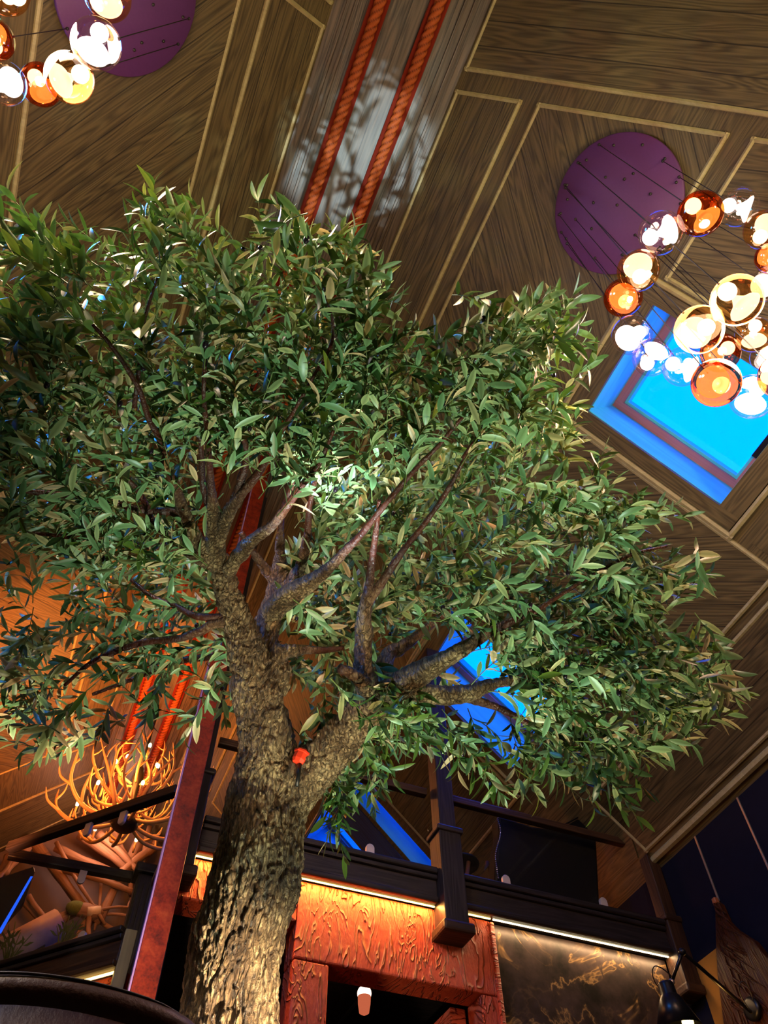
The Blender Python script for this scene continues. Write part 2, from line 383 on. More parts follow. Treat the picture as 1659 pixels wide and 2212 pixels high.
# --- panels of boards and the pale mouldings around them
def lx(x): return .406 - .3386*(x-XR)          # diagonal rail, lower edge (y as a function of x on the right slope)
def lt(x): return .231 - .3277*(x-XR)          # its upper edge
TN = [0]
def moulding(P, n, pts, wdt=.036, closed=True):
    pts = [P(*p) for p in pts]; k = len(pts); bm = bmesh.new(); TN[0] += 1
    for i in range(k if closed else k-1):
        p, q = pts[i], pts[(i+1) % k]; x = (q-p).normalized(); s = n.cross(x); e = x*wdt*.5
        prof = [(-wdt/2, 0), (-wdt*.42, wdt*.4), (0, wdt*.62), (wdt*.42, wdt*.4), (wdt/2, 0)]
        a = [bm.verts.new(p-e+s*u+n*v) for u, v in prof]; b = [bm.verts.new(q+e+s*u+n*v) for u, v in prof]
        for j in range(4): bm.faces.new((a[j], a[j+1], b[j+1], b[j]))
        bm.faces.new(a[::-1]); bm.faces.new(b)
    return struct(bobj('trim_%d' % TN[0], bm, M['mould'], None))
PN = [0]
def panel(P, n, pts, gdir, m='ceil', mould=True, closed=True):
    PN[0] += 1
    o = slab('ceiling_panel_%d' % PN[0], [P(*p, .012) for p in pts], n, .012, M[m], gdir)
    struct(o)
    if mould: moulding(P, n, pts, closed=closed)
R1 = [(XR+.03, lt(XR+.03)), (XR+.03, YN+.1), (4.38, YN+.1), (4.38, lt(4.38))]
panel(PR, NR, R1, dirR(-.243, .97))
panel(PR, NR, [(XR+.03, lx(XR+.03)), (1.295, lx(1.295)), (1.295, 9.4), (XR+.03, 9.4)], dirR(1, 0))
panel(PR, NR, [(1.42, lx(1.42)), (2.43, lx(2.43)), (2.43, 3.1), (1.42, 3.1)], dirR(.66, .75))
panel(PR, NR, [(2.56, lx(2.56)), (4.38, lx(4.38)), (4.38, .79), (2.56, .79)], dirR(-.3, .95))
panel(PR, NR, [(2.45, 2.08), (3.88, 2.08), (3.88, 4.0), (2.45, 4.0)], dirR(-.67, .74))
panel(PR, NR, [(1.42, 3.25), (2.43, 3.25), (2.43, 9.4), (1.42, 9.4)], dirR(.66, .75))
panel(PR, NR, [(3.70, .83), (3.88, .83), (3.88, 2.0), (3.70, 2.0)], dirR(1, 0), mould=False)
panel(PR, NR, [(3.95, .85), (4.375, .85), (4.375, 4.70), (3.95, 4.70)], dirR(1, 0))
panel(PR, NR, [(3.66, 4.1), (4.375, 4.1+.72), (4.375, 9.4), (3.66, 9.4)], dirR(1, 0), mould=False)
panel(PR, NR, [(2.45, 5.3), (3.6, 5.3), (3.6, 6.7), (2.45, 6.7)], dirR(1, 0))
panel(PR, NR, [(2.45, 7.16), (3.62, 7.16), (3.62, 7.56), (2.45, 7.56)], dirR(0, 1), 'navy', False)  # this panel and the next carry the blue spill as colour
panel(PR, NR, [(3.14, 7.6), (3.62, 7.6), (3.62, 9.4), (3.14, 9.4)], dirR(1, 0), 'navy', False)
def ll(x): return .40 - .28*(XL-x)
def lu(x): return .225 - .26*(XL-x)
panel(PL, NL, [(XL-.03, ll(XL-.03)), (-.68, ll(-.68)), (-.68, 9.35), (XL-.03, 9.35)], dirL(1, 0))
panel(PL, NL, [(XL-.03, lu(XL-.03)), (XL-.03, YN+.1), (-3.7, YN+.1), (-3.7, lu(-3.7))], dirL(-.243, .97))
panel(PL, NL, [(-.85, ll(-.85)), (-1.825, ll(-1.825)), (-1.825, 4.6), (-.85, 4.6)], dirL(.70, .71))
panel(PL, NL, [(-.85, 4.8), (-1.825, 4.8), (-1.825, 9.2), (-.85, 9.2)], dirL(.70, -.71))
panel(PL, NL, [(-1.96, 2.2), (-3.7, 2.2), (-3.7, 9.35), (-1.96, 9.35)], dirL(1, 0))
panel(PL, NL, [(XL-.03, 10.1), (-3.7, 10.1), (-3.7, 11.1), (XL-.03, 11.1)], dirL(.06, 1.))
# --- ridge battens with a rope laid along each
for bx in (.0, .42):
    TN[0] += 1
    struct(slab('trim_%d' % TN[0], [(bx, YN, H-.03), (bx+.145, YN, H-.03), (bx+.145, YF-.05, H-.03), (bx, YF-.05, H-.03)], (0, 0, -1), .03, M['batten'], (0, 1, 0)))
    for ed in (.012, .133):
        pass
    TN[0] += 1; n = int((YF+1.3)/.008); seg = 16; vs = []; fs = []; gv = []
    for i in range(n):
        y = -1.4+i*.008
        for k in range(seg):
            a = 2*pi*k/seg; ph = 1.5*a + y*pi/.062
            ac = abs(cos(ph)); r = .036*(.62+.46*ac**.6); gv.append(max(0., 1-ac*1.9))
            vs.append((bx+.0725+r*cos(a)*1.15, y, H-.036-.008+r*sin(a)*.8))
    for i in range(n-1):
        for k in range(seg): fs.append((i*seg+k, i*seg+(k+1) % seg, (i+1)*seg+(k+1) % seg, (i+1)*seg+k))
    me = bpy.data.meshes.new('rope'); me.from_pydata(vs, [], fs); me.attributes.new('groove', 'FLOAT', 'POINT').data.foreach_set('value', gv); struct(mobj('trim_%d' % TN[0], me, M['rope'], None, None, True))
for bx in (XL+.10, XL+.16, XR-.10, XR-.17):     # narrow beads along the band
    TN[0] += 1; struct(box('trim_%d' % TN[0], (bx-.012, YN, H-.018), (bx+.012, YF-.05, H), M['band'], bev=.004))
_PR, _NR, _dirR = PR, NR, dirR
# --- skylights: lining, sash, glass
SKYL = (.6-3.458+.0, .6-2.576+.0, .987, 1.904)
for i, (x0, x1, y0, y1) in enumerate(SKY+[SKYL]):
    lf = i == 4
    PR, NR, dirR = (PL, NL, dirL) if lf else (_PR, _NR, _dirR)
    root = struct(empty('window_%d' % (i+1), PR((x0+x1)/2, (y0+y1)/2)))
    D = .62; fw = .07
    def ringobj(name, xo0, xo1, yo0, yo1, iw, o0, o1, m):
        b = iw*cos(TH)
        pts = [((xo0, yo0), (xo1, yo0), (xo1, yo0+iw), (xo0, yo0+iw)), ((xo0, yo1-iw), (xo1, yo1-iw), (xo1, yo1), (xo0, yo1)),
               ((xo0, yo0+iw), (xo0+b, yo0+iw), (xo0+b, yo1-iw), (xo0, yo1-iw)), ((xo1-b, yo0+iw), (xo1, yo0+iw), (xo1, yo1-iw), (xo1-b, yo1-iw))]
        for k, p in enumerate(pts):
            slab(name, [PR(a, c, o0) for a, c in p], NR, o0-o1, m, dirR(0, 1) if k < 2 else dirR(1, 0), root)
    ringobj('lining', x0-.03, x1+.03, y0-.04, y1+.04, .045, -.001, -D, M['reveal'])
    small = (y1-y0) < .5
    f2 = .03 if small else fw
    if not small: ringobj('sash', x0, x1, y0, y1, f2, -.45, -.54, M['frame'])
    if not small: ringobj('inner_bead', x0+.048, x1-.048, y0+.066, y1-.066, .028, -.48, -.55, M['reveal'])
    slab('glass', [PR(a, b, -.52) for a, b in ((x0, y0), (x1, y0), (x1, y1), (x0, y1))], NR, .008, M['pane'], dirR(1, 0), root)
    if i < 2:
        b = .115 if i == 0 else .10
        PN[0] += 1
        for p in (((x0-b, y0-b), (x1+b, y0-b), (x1+b, y0), (x0-b, y0)), ((x0-b, y1), (x1+b, y1), (x1+b, y1+b), (x0-b, y1+b)), ((x0-b, y0), (x0, y0), (x0, y1), (x0-b, y1)), ((x1, y0), (x1+b, y0), (x1+b, y1), (x1, y1))):
            PN[0] += 1; g = dirR(0, 1) if abs(p[0][0]-p[1][0]) > .5 else dirR(1, 0)
            struct(slab('ceiling_panel_%d' % PN[0], [PR(a, c, .03) for a, c in p], NR, .03, M['stile'], g))
        moulding(lambda a, c: PR(a, c, .012), NR, [(x0-b-.02, y0-b-.03), (x1+b+.02, y0-b-.03), (x1+b+.02, y1+b+.03), (x0-b-.02, y1+b+.03)], .045)
    if i == 0:
        h = slab('vent_handle', [PR(a, c, -.41) for a, c in ((x1-.065, y0+.36), (x1-.025, y0+.36), (x1-.025, y1-.30), (x1-.065, y1-.30))], NR, .05, M['metal'], dirR(1, 0), root)
PR, NR, dirR = _PR, _NR, _dirR
moulding(PR, NR, [(4.44, .8), (4.44, 4.75)], .06, closed=False)

# ------------------------------------------------------------------ mezzanine front and bar wall
YM = 4.83
def thing(name, loc, label, cat, group=None): return tag(empty(name, loc), label, cat, group)
# floor of the gallery
struct(box('gallery_floor', (.62, YM+.10, 2.90), (4.5, YF, 3.06), M['dark'], grain=0))['label'] = 'dark gallery floor above the bar'
def fascia(x0, x1, label):
    o = thing('fascia_beam', ((x0+x1)/2, YM, 2.9), label, 'beam', 'dark moulded beams along the gallery edge')
    box('board', (x0, YM-.075, 2.90), (x1, YM+.10, 3.10), M['dark'], o, .006, 0)
    box('cap', (x0, YM-.115, 3.10), (x1, YM+.10, 3.145), M['dark'], o, .012, 0)
    box('bead', (x0, YM-.10, 3.06), (x1, YM-.06, 3.095), M['dark'], o, .012, 0)
    box('bead', (x0, YM-.10, 2.892), (x1, YM-.06, 2.935), M['dark'], o, .012, 0)
    return o
def led(x0, x1, m, label):
    o = tag(box('led_strip', (x0, YM-.030, 2.891), (x1, YM-.018, 2.899), m, None, .002), label, 'light strip', 'LED strips under the gallery edge')
    return o
fascia(.675, 2.405, 'dark moulded gallery beam between the trunk and the square dark post')
fascia(2.60, 4.36, 'brown moulded gallery beam right of the square dark post, above the marble')
led(.68, 2.40, M['led'], 'glowing yellow LED strip along the top of the red plaster')
led(2.61, 2.84, M['led'], 'short glowing LED strip just right of the square dark post')
led(2.86, 4.36, M['led_white'], 'long white-hot LED strip above the dark marble wall')
def post(x0, x1, label, top=6.0, coll=True, bot=2.66):
    c = (x0+x1)/2; wd = x1-x0; y0 = YM-.175; y1 = y0+wd
    o = thing('gallery_post', (c, YM, bot), label, 'post')
    box('shaft', (x0, y0, bot+.06), (x1, y1, 3.42), M['dark'], o, .008, 2)
    t = .022
    box('upper_shaft', (x0+t, y0+t, 3.44), (x1-t, y1-t, top), M['dark'], o, .006, 2)
    if coll: box('collar', (x0-.018, y0-.018, 3.41), (x1+.018, y1+.018, 3.455), M['dark'], o, .012, 0)
    box('base_cap', (x0-.03, y0-.03, bot), (x1+.03, y1+.03, bot+.075), M['brown'], o, .018, 0)
    return o
post(2.405, 2.585, top=5.36, label= 'square dark post with a collar and stepped base, hanging over the red doorway')
post(.475, .66, top=6.96, label='square dark post close behind the rust red column')
o = thing('corner_post', (4.42, YM, 2.6), 'brown corner post where the gallery meets the right wall', 'post')
box('shaft', (4.36, YM-.13, 2.66), (4.5, YM+.02, 3.14), M['brown'], o, .008, 2)
box('upper_shaft', (4.38, YM-.11, 3.17), (4.49, YM, 3.70), M['brown'], o, .006, 2)
box('collar', (4.34, YM-.15, 3.13), (4.5, YM+.03, 3.175), M['brown'], o, .012, 0)
box('base_cap', (4.33, YM-.16, 2.60), (4.5, YM+.03, 2.67), M['brown'], o, .018, 0)
# handrails and glass of the gallery front
def clamp(p, nrm, upv, par):
    p = Vector(p); n = Vector(nrm).normalized(); u = Vector(upv); s = u.cross(n).normalized()
    pts = [p+s*.032]+[p+s*(.032*cos(pi*k/12))+u*(.085+.032*sin(pi*k/12)) for k in range(13)]+[p-s*.032]
    return slab('clamp', [q+n*.02 for q in pts], n, .028, M['clamp'], s, par, .004)
def railing(loc, label): return thing('glass_railing', loc, label, 'railing', 'glass railings of the gallery')
for x0, x1, lb, cl in ((.68, 2.40, 'clear glass railing left of the square dark post, one pale clamp on its beam', ((797, 1870),)),
                       (2.60, 4.34, 'clear glass railing before the black armchair, two clamps on its beam', ((1095, 1936), (1309, 1986)))):
    g = railing(((x0+x1)/2, YM, 3.145), lb)
    box('pane', (x0, YM+.0, 3.147), (x1, YM+.012, 3.80), M['railglass'], g, .002)
    beam('handrail', (x0, YM+.005, 3.835), (x1, YM+.005, 3.835), .06, .06, M['brown'], par=g)
    for px, py in cl: p = onY(px, py, YM); clamp((p.x, YM-.01, 3.147), (0, -1, 0), (0, 0, 1), g)
# bar wall below
o = thing('plaster_portal', (2.0, YM+.12, FLOOR), 'red plaster doorway surround with raised vine-like ridges', 'doorway')
YP = YM
def pl(name, x0, x1, z0, z1, y0=YP, y1=YP+.22, m='plaster'):
    # built upright: object Z stays vertical so the ridges run downwards
    c = Vector(((x0+x1)/2, (y0+y1)/2, (z0+z1)/2)); bm = bmesh.new(); h = (Vector((x1-x0, y1-y0, z1-z0)))/2
    add_box(bm, -h, h, .012); return bobj(name, bm, M[m], o, Matrix.Translation(c))
pl('lintel', 1.41, 2.845, 2.395, 2.894)
pl('frieze', .60, 1.405, 2.62, 2.894)
pl('pilaster', 1.41, 1.645, FLOOR, 2.39)
pl('pilaster', 2.715, 2.845, FLOOR, 2.39)
box('corner_bead', (2.835, YP-.02, FLOOR), (2.87, YP+.02, 2.88), M['plaster'], o, .01, 2)
box('reveal', (2.60, YP+.24, FLOOR), (2.715, YP+.9, 2.39), M['plaster'], o, .01, 2)
struct(box('wall_bar_marble', (2.86, YP+.03, FLOOR), (4.36, YP+.2, 2.894), M['marble'], bev=.003))
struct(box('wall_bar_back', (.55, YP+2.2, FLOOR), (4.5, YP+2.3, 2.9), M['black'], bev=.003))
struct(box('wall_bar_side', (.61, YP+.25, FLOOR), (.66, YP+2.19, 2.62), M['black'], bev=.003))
s = thing('wall_sconce', onY(787, 2146, 5.7), 'small glowing sconce inside the dark doorway', 'lamp')
p = onY(787, 2146, 5.7)
ball('shade', p, .052, M['sconce'], s, (1, 1, 1.0)); lathe('lower_glass', [(.048, 0), (.046, -.05), (.036, -.11), (.0, -.13)], emit('sconce_lower', (1., .22, .10), .55), s, p-Vector((0, 0, .02))); rod('bracket', p+Vector((0, .06, 0)), (p.x, YP+2.2, p.z), .012, M['metal'], s)
# red steel column
YC = 4.465
o = thing('steel_column', (.507, YC+.07, FLOOR), 'tall rust red square column rising left of the tree trunk', 'column')
box('shaft', (.440, YC, FLOOR), (.575, YC+.13, H-.03), M['rust'], o, .004, 2)
box('side_strip', (.428, YC-.004, FLOOR), (.4385, YC+.05, H-.03), plain('lavender_edge', (.32, .17, .40), .4), o, .002, 2)  # flange edge, the lavender light on it put into its colour
# ------------------------------------------------------------------ left corner: diagonal railing, far rail, beam
A0 = Vector((.47, 5.61, 3.84)); B0 = Vector((-.66, 6.90, 3.84)); C0 = Vector((.52, 6.91, 3.84))
dab = (B0-A0).normalized(); nab = Vector((-dab.y, dab.x, 0));
if nab.y > 0: nab = -nab
def vglass(p, q, z0, z1, par):
    p, q = Vector(p), Vector(q); n = Vector((0, 0, 1)).cross((q-p)).normalized()
    return slab('pane', [(p.x, p.y, z0), (q.x, q.y, z0), (q.x, q.y, z1), (p.x, p.y, z1)], n, .012, M['railglass'], q-p, par)
GD = railing(zz(A0, 2.735) if False else Vector((A0.x, A0.y, 2.735)), 'diagonal glass railing whose thick dark handrail crosses before the antler chandelier')
beam('handrail', A0-dab*.10, B0-dab*.08, .075, .075, M['dark'], par=GD); vglass(A0+dab*.06, B0-dab*.08, 2.74, 3.79, GD)
GE = railing(Vector((-.2, 6.93, 3.0)), 'level glass railing with dark handrail ending at the fluted post below the antlers')
beam('handrail', Vector((-.60, 6.94, 3.84)), C0-Vector((.06, 0, 0)), .075, .075, M['dark'], par=GE); vglass(Vector((-.60, 6.94, 0)), Vector((.45, 6.91, 0)), 2.9, 3.79, GE)
o = thing('fascia_beam', (A0+B0)/2+Vector((0, 0, -1.2)), 'brown moulded diagonal beam under the left glass railing', 'beam', 'dark moulded beams along the gallery edge')
E0 = A0+dab*-.02; E1 = B0+dab*.4
def zz(v, z): return Vector((v.x, v.y, z))
beam('board', zz(E0, 2.60)+nab*.04, zz(E1, 2.60)+nab*.04, .10, .22, M['brown'], par=o)
beam('cap', zz(E0, 2.715)+nab*.05, zz(E1, 2.715)+nab*.05, .17, .035, M['dark'], par=o)
beam('bead', zz(E0, 2.67)+nab*.10, zz(E1, 2.67)+nab*.10, .03, .03, M['dark'], par=o)
beam('bead', zz(E0, 2.50)+nab*.10, zz(E1, 2.50)+nab*.10, .04, .035, M['brown'], par=o)
tag(beam('led_strip', zz(E0, 2.478)+nab*.03, zz(E1, 2.478)+nab*.03, .02, .012, M['led']), 'glowing LED strip under the diagonal beam above the brown chair back', 'light strip', 'LED strips under the gallery edge')
struct(slab('wall_left_plaster', [zz(E0, FLOOR)-nab*.03, zz(E1, FLOOR)-nab*.03, zz(E1, 2.49)-nab*.03, zz(E0, 2.49)-nab*.03], nab, .12, M['plaster'], dab))
o = thing('gallery_post', zz(A0, 2.0), 'pale-lit square post behind the lower left side of the rust red column', 'post')
box('shaft', (.42, 5.52, FLOOR), (.50, 5.62, 2.72), M['mould'], o, .006, 2)  # LED light on the post put into a pale wood colour
o = thing('gallery_post', (.56, 6.91, 2.8), 'dark fluted post with a square cap ending the level handrail', 'post')
box('shaft', (.50, 6.80, 2.6), (.70, 6.98, 3.83), M['dark'], o, .006, 2); box('cap', (.46, 6.76, 3.83), (.72, 7.0, 3.92), M['dark'], o, .015, 0)
for k in range(3): box('flute', (.515+.05*k, 6.788, 2.7), (.535+.05*k, 6.802, 3.75), M['dark'], o, .003, 2)
def ondiag(px, py): r = ray(px, py); k = Vector((dab.y, -dab.x, 0)); return r*(A0.dot(k)/r.dot(k))
for px, py in ((195, 1780), (269, 1758)): p = ondiag(px, py); clamp((p.x, p.y, 3.80), nab, (0, 0, -1), GD)
p = onY(183, 1876, 6.92); clamp((p.x, 6.90, 3.80), (0, -1, 0), (0, 0, -1), GE)
p = ondiag(167, 2062); clamp((p.x, p.y, 2.735), nab, (0, 0, 1), GD)
# dark screen
o = thing('wall_screen', onY(20, 1950, 8.6), 'dark tilted screen with a blue-lit edge at the far left', 'screen')
q = [onY(a, b, 8.6) for a, b in ((-60, 1915), (73, 1871), (76, 1882), (52, 1950), (-60, 2070))]
slab('panel', q, (0, -1, 0), .10, M['metal'], (1, 0, 0), o, .01)
q = [onY(a, b, 8.585) for a, b in ((66, 1893), (71, 1893), (2, 2016), (-4, 2012))]
slab('edge_light', q, (0, -1, 0), .012, M['blue_led'], (1, 0, 0), o)  # window reflection drawn as a glowing strip, no lamp here
# timber lattice on the far gable
YLT = YF-.12
o = thing('timber_lattice', onY(200, 1950, YLT), 'web of peeled logs fanning from knots on the far gable wall', 'lattice')
SEG = [(70,1795,205,1990,30),(95,1850,215,1995,26),(120,1820,225,1998,12),(120,1830,290,1905,24),(175,1800,300,1895,30),(215,1800,300,1880,24),(240,1790,275,1850,20),
       (300,1815,215,1990,30),(330,1830,245,1900,26),(290,1870,190,2000,20),(225,1870,205,2010,10),(140,1875,290,1925,22),(20,1850,-10,1900,24),(60,1830,10,1890,22),(-5,1900,30,1850,14),
       (50,1945,135,2030,18),(62,1935,140,2040,14),(130,2038,280,2010,16),(135,2045,250,2060,12),(185,1975,165,2040,14),(190,1975,195,2035,14),(197,1975,270,2025,14),(200,1970,280,1980,10),(200,1965,285,1958,8),
       (165,1968,0,2050,30),(285,1935,280,1885,16),(283,1940,278,1965,10),(300,1870,345,1800,24),(330,1760,300,1900,16)]
for i, (a, b, c, d, wpx) in enumerate(SEG):
    dy = -.10-.09*(i % 3); p, q2 = onY(a, b, YLT+dy), onY(c, d, YLT+dy-.04); rr = wpx*.40*10.9/F
    for e_ in (p, q2):
        lim = (zL(e_.x) if e_.x < XL else (zR(e_.x) if e_.x > XR else H))-.12
        if e_.z > lim: e_.z = lim
    mid = (p+q2)/2+Vector((.01*((i*7) % 5-2), 0, .02*((i*5) % 3-1)))
    L = (q2-p); ln = L.length; x = L.normalized(); y = Vector((0, -1, 0)).cross(x).normalized(); mw = frame_mat(p, x, y)
    bm = bmesh.new(); k = 9
    add_tube(bm, [(ln*j/k, .012*sin(j*.7+i), 0, rr*(1+.06*sin(j*2.1+i*1.7)-.35*j/k)) for j in range(k+1)], 12)
    bobj('log', bm, M['log'], o, mw, True)
for (px, py, sx, sy) in ((190, 1968, .22, .10), (200, 1975, .12, .08), (165, 1962, .14, .09)):
    ball('knot', onY(px, py, YLT-.25), 1, M['moss'] if px < 180 else M['log'], o, (sx, .1, sy), 14)
rod('cut_log', onY(188, 1970, YLT-.3), onY(217, 1968, YLT-.3), .065, plain('birch_slice', (.72, .55, .38), .7, var=.4, nscale=20), o)
# pale log in front of the lattice with plants growing on it
pb = plain('pale_birch_log', (.62, .40, .32), .6, var=.35, nscale=9)
la, lb_ = onY(-40, 2085, 8.2), onY(128, 1995, 8.2)
o = thing('birch_log', (la.x, la.y, 2.9), 'pale pinkish birch log lying across the lower left behind the dark plants', 'log')
rod('log', la, lb_, .145, pb, o)
for t_ in (.2, .8): p = la.lerp(lb_, t_); box('support', (p.x-.05, p.y-.05, 2.9), (p.x+.05, p.y+.05, p.z-.13), M['dark'], o)
struct(box('gallery_floor_left', (-3.8, 7.10, 2.80), (.45, YF, 2.90), M['dark'], grain=0))
pk = random.Random(3)
for gi, (px, py, lb) in enumerate(((38, 2098, 'dark leafy plant silhouetted against the pale birch log, left one'), (100, 2060, 'dark leafy plant silhouetted against the pale birch log, right one'))):
    base = onY(px, py, 7.75); base = base+Vector((-.1 if gi == 0 else .1, 0, 0)); o = thing('leafy_plant', (base.x, base.y, 2.9), lb, 'plant', 'small plants before the pale birch log'); box('pedestal', (base.x-.06, base.y-.06, 2.9), (base.x+.06, base.y+.06, base.z), M['dark'], o)
    for k in range(9):
        tip = base+Vector((pk.uniform(-.16, .16), pk.uniform(-.06, .06), pk.uniform(.18, .40)))
        tube('stem', [(*base, .008), (*((base+tip)/2+Vector((0, 0, .04))), .006), (*tip, .004)], M['moss'], o, 6)
        d = (tip-base).normalized(); s = d.cross(Vector((0, 1, 0))).normalized()
        for sg in (-1, 1):
            c = (base*.35+tip*.65); e = c+d*.07+s*sg*.06
            slab('leaf', [c, (c+e)/2+d*.02, e, (c+e)/2-d*.02], (0, -1, 0), .003, M['moss'], d, o)
# ------------------------------------------------------------------ right wall: strips, carved slab, lamp
for k, (y, z0, z1, lb) in enumerate(((4.247, 3.07, 3.60, 'thin pale strip on the dark wall ending at the tip of the carved wood'), (3.70, 2.0, 3.60, 'thin pale strip on the dark wall at the right picture edge'))):
    tag(box('wall_strip', (XRW-.012, y-.008, z0), (XRW-.001, y+.008, z1), M['brass'], None, .002), lb, 'strip', 'pale strips on the dark right wall')
X = XRW-.004
q = [onp(a, b, (1, 0, 0), X) for a, b in ((1556, 1948), (1566, 1955), (1582, 1992), (1600, 2010), (1640, 2035), (1660, 2060), (1720, 2120), (1760, 2330), (1600, 2330), (1575, 2212), (1562, 2110), (1558, 2040))]
o = thing('carved_wood_panel', q[0], 'orange-lit carved wood panel with deep feathered grain tapering to a tip', 'wall panel')
slab('board', [p+Vector((-.05, 0, 0)) for p in q], (-1, 0, 0), .05, M['slab'], (0, .12, 1), o, .006)
bm = bmesh.new(); pk = random.Random(5)
mid = q[0]; e0 = onp(1555, 1950, (1, 0, 0), X); e1 = onp(1600, 2260, (1, 0, 0), X)
for k in range(46):
    t = pk.random()*.95+.03; p = e0.lerp(e1, t)+Vector((-.05, 0, 0)); L = pk.uniform(.12, .30)*(.5+.5*t)
    d = Vector((0, -.55-.3*pk.random(), -.8)).normalized()
    p = p+Vector((0, -pk.random()*.34*t, 0))
    add_tube(bm, [(*(p+Vector((0, 0, L*.4))), .003), (*(p+Vector((-.006, 0, 0))), .009), (*(p+d*L), .002)], 6)
tag(bobj('carved_ridges', bm, M['slab'], o, None, True), kind='stuff')
box('tip', (X-.06, 4.225, 3.04), (X-.02, 4.265, 3.085), M['legwood'], o, .008, 2)
struct(slab('wall_right_mustard', [(XRW-.002, 4.7, FLOOR), (XRW-.002, 4.2, FLOOR), (XRW-.002, 4.2, 2.82), (XRW-.002, 4.7, 2.82)], (-1, 0, 0), .002, M['mustard'], (0, 0, 1)))  # patch of wall painted where the swing lamp's light falls
wp = onp(1627, 2180, (1, 0, 0), XRW-.075)
o = thing('swing_arm_lamp', wp, 'black swing-arm wall lamp with a cone shade before the marble', 'lamp')
lathe('wall_plate', [(0, 0), (.07, 0), (.072, .006), (.070, .02), (.05, .026), (0, .028)], M['metal'], o, wp, (-1, 0, 0), 32)
pj = onp(1622, 2186, (1, 0, 0), XRW-.12); ball('knob', pj, .012, M['brass'], o)
d0 = pj.dot(FWD)
jt = at(1474, 2056, d0*.93); el = at(1451, 2122, d0*.92)
rod('arm', pj, jt, .0115, M['metal'], o); ball('joint', jt, .022, M['metal'], o)
rod('forearm', jt, el, .0105, M['metal'], o); ball('joint', el, .021, M['brass'], o)
sh0 = at(1437, 2122, d0*.92); sh1 = at(1466, 2216, d0*.885); ax = (sh1-sh0).normalized()
sh = lathe('shade', [(0, -.006), (.040, 0), (.046, .014), (.048, .07), (.066, .10), (.128, .24), (.133, .24), (.070, .098), (.05, .07)], M['metal'], o, sh0, ax, 32)
ball('bulb', sh0+ax*.21+(at(1600, 2212, d0)-at(1500, 2212, d0)).normalized()*.06, .034, emit('lamp_bulb', (1., .66, .2), 10.), o)
tube('cable', [(*at(x, y, d0*.925), .0035) for x, y in ((1452, 2110), (1432, 2093), (1415, 2087), (1409, 2100), (1415, 2122), (1428, 2138))], M['cord'], o, 8, .01)
tube('cable', [(*at(x, y, d0*.97), .003) for x, y in ((1618, 2180), (1600, 2150), (1597, 2128), (1606, 2120), (1620, 2140), (1627, 2160))], M['cord'], o, 8, .01)
# ------------------------------------------------------------------ gallery furniture
YA = 4.98
o = thing('armchair', onY(1180, 1960, YA), 'black high-backed leather armchair with steel nailheads, seen from behind', 'chair')
def PA(x, y, off=0): p = onY(x, y, YA); return Vector((p.x, YA+off, p.z))
top = [(1076, 1762), (1110, 1772), (1150, 1785), (1190, 1789), (1225, 1781), (1262, 1760), (1278, 1752), (1284, 1762), (1290, 1830), (1298, 1990), (1068, 1950), (1070, 1880), (1074, 1830), (1080, 1800)]
slab('backrest', [PA(*p) for p in top], (0, -1, 0), .14, M['chair'], (1, 0, 0), o, .02)
c = PA(1180, 1970); zb = 3.08
box('seat', (c.x-.30, YA+.16, 3.28), (c.x+.30, YA+.75, 3.46), M['chair'], o, .04)
for sx in (-1, 1): box('arm', (c.x+sx*.33-.04, YA+.14, 3.28), (c.x+sx*.33+.04, YA+.6, 3.55), M['chair'], o, .03)
for sx in (-1, 1):
    for yy in (YA+.05, YA+.68): rod('leg', (c.x+sx*.26, yy, 3.30), (c.x+sx*.28, yy, 3.062), .02, M['legwood'], o)
tube('piping', [(*PA(x, y, -.01), .006) for x, y in ((1076, 1760), (1110, 1770), (1150, 1783), (1190, 1787), (1225, 1779), (1262, 1758), (1280, 1750))], M['chair'], o, 8, .03)
bm = bmesh.new()
for p in crom([(*PA(x, y, -.012), 0) for x, y in ((1073, 1770), (1079, 1790), (1079, 1808), (1073, 1830), (1069, 1850), (1072, 1880), (1075, 1898))], .019):
    bmesh.ops.create_uvsphere(bm, u_segments=8, v_segments=6, radius=.006, matrix=Matrix.Translation(Vector(p[:3])))
tag(bobj('nailheads', bm, M['nail'], o, None, True), 'row of steel nailheads', kind='stuff')
YT = 5.5
c = onY(1030, 1859, YT); o = thing('side_table', (c.x, YT, 3.06), 'small table with splayed orange legs behind the gallery beam', 'table')
lathe('table_top', [(0, 0), (.17, 0), (.175, .012), (.17, .024), (0, .024)], M['metal'], o, (c.x-.12, YT+.1, c.z-.02))
for a, b in (((1053, 1862), (1020, 1905)), ((1012, 1862), (990, 1890))):
    rod('leg', onY(*a, YT), Vector((onY(*b, YT).x-.05, YT, 3.062)), .018, M['legwood'], o)
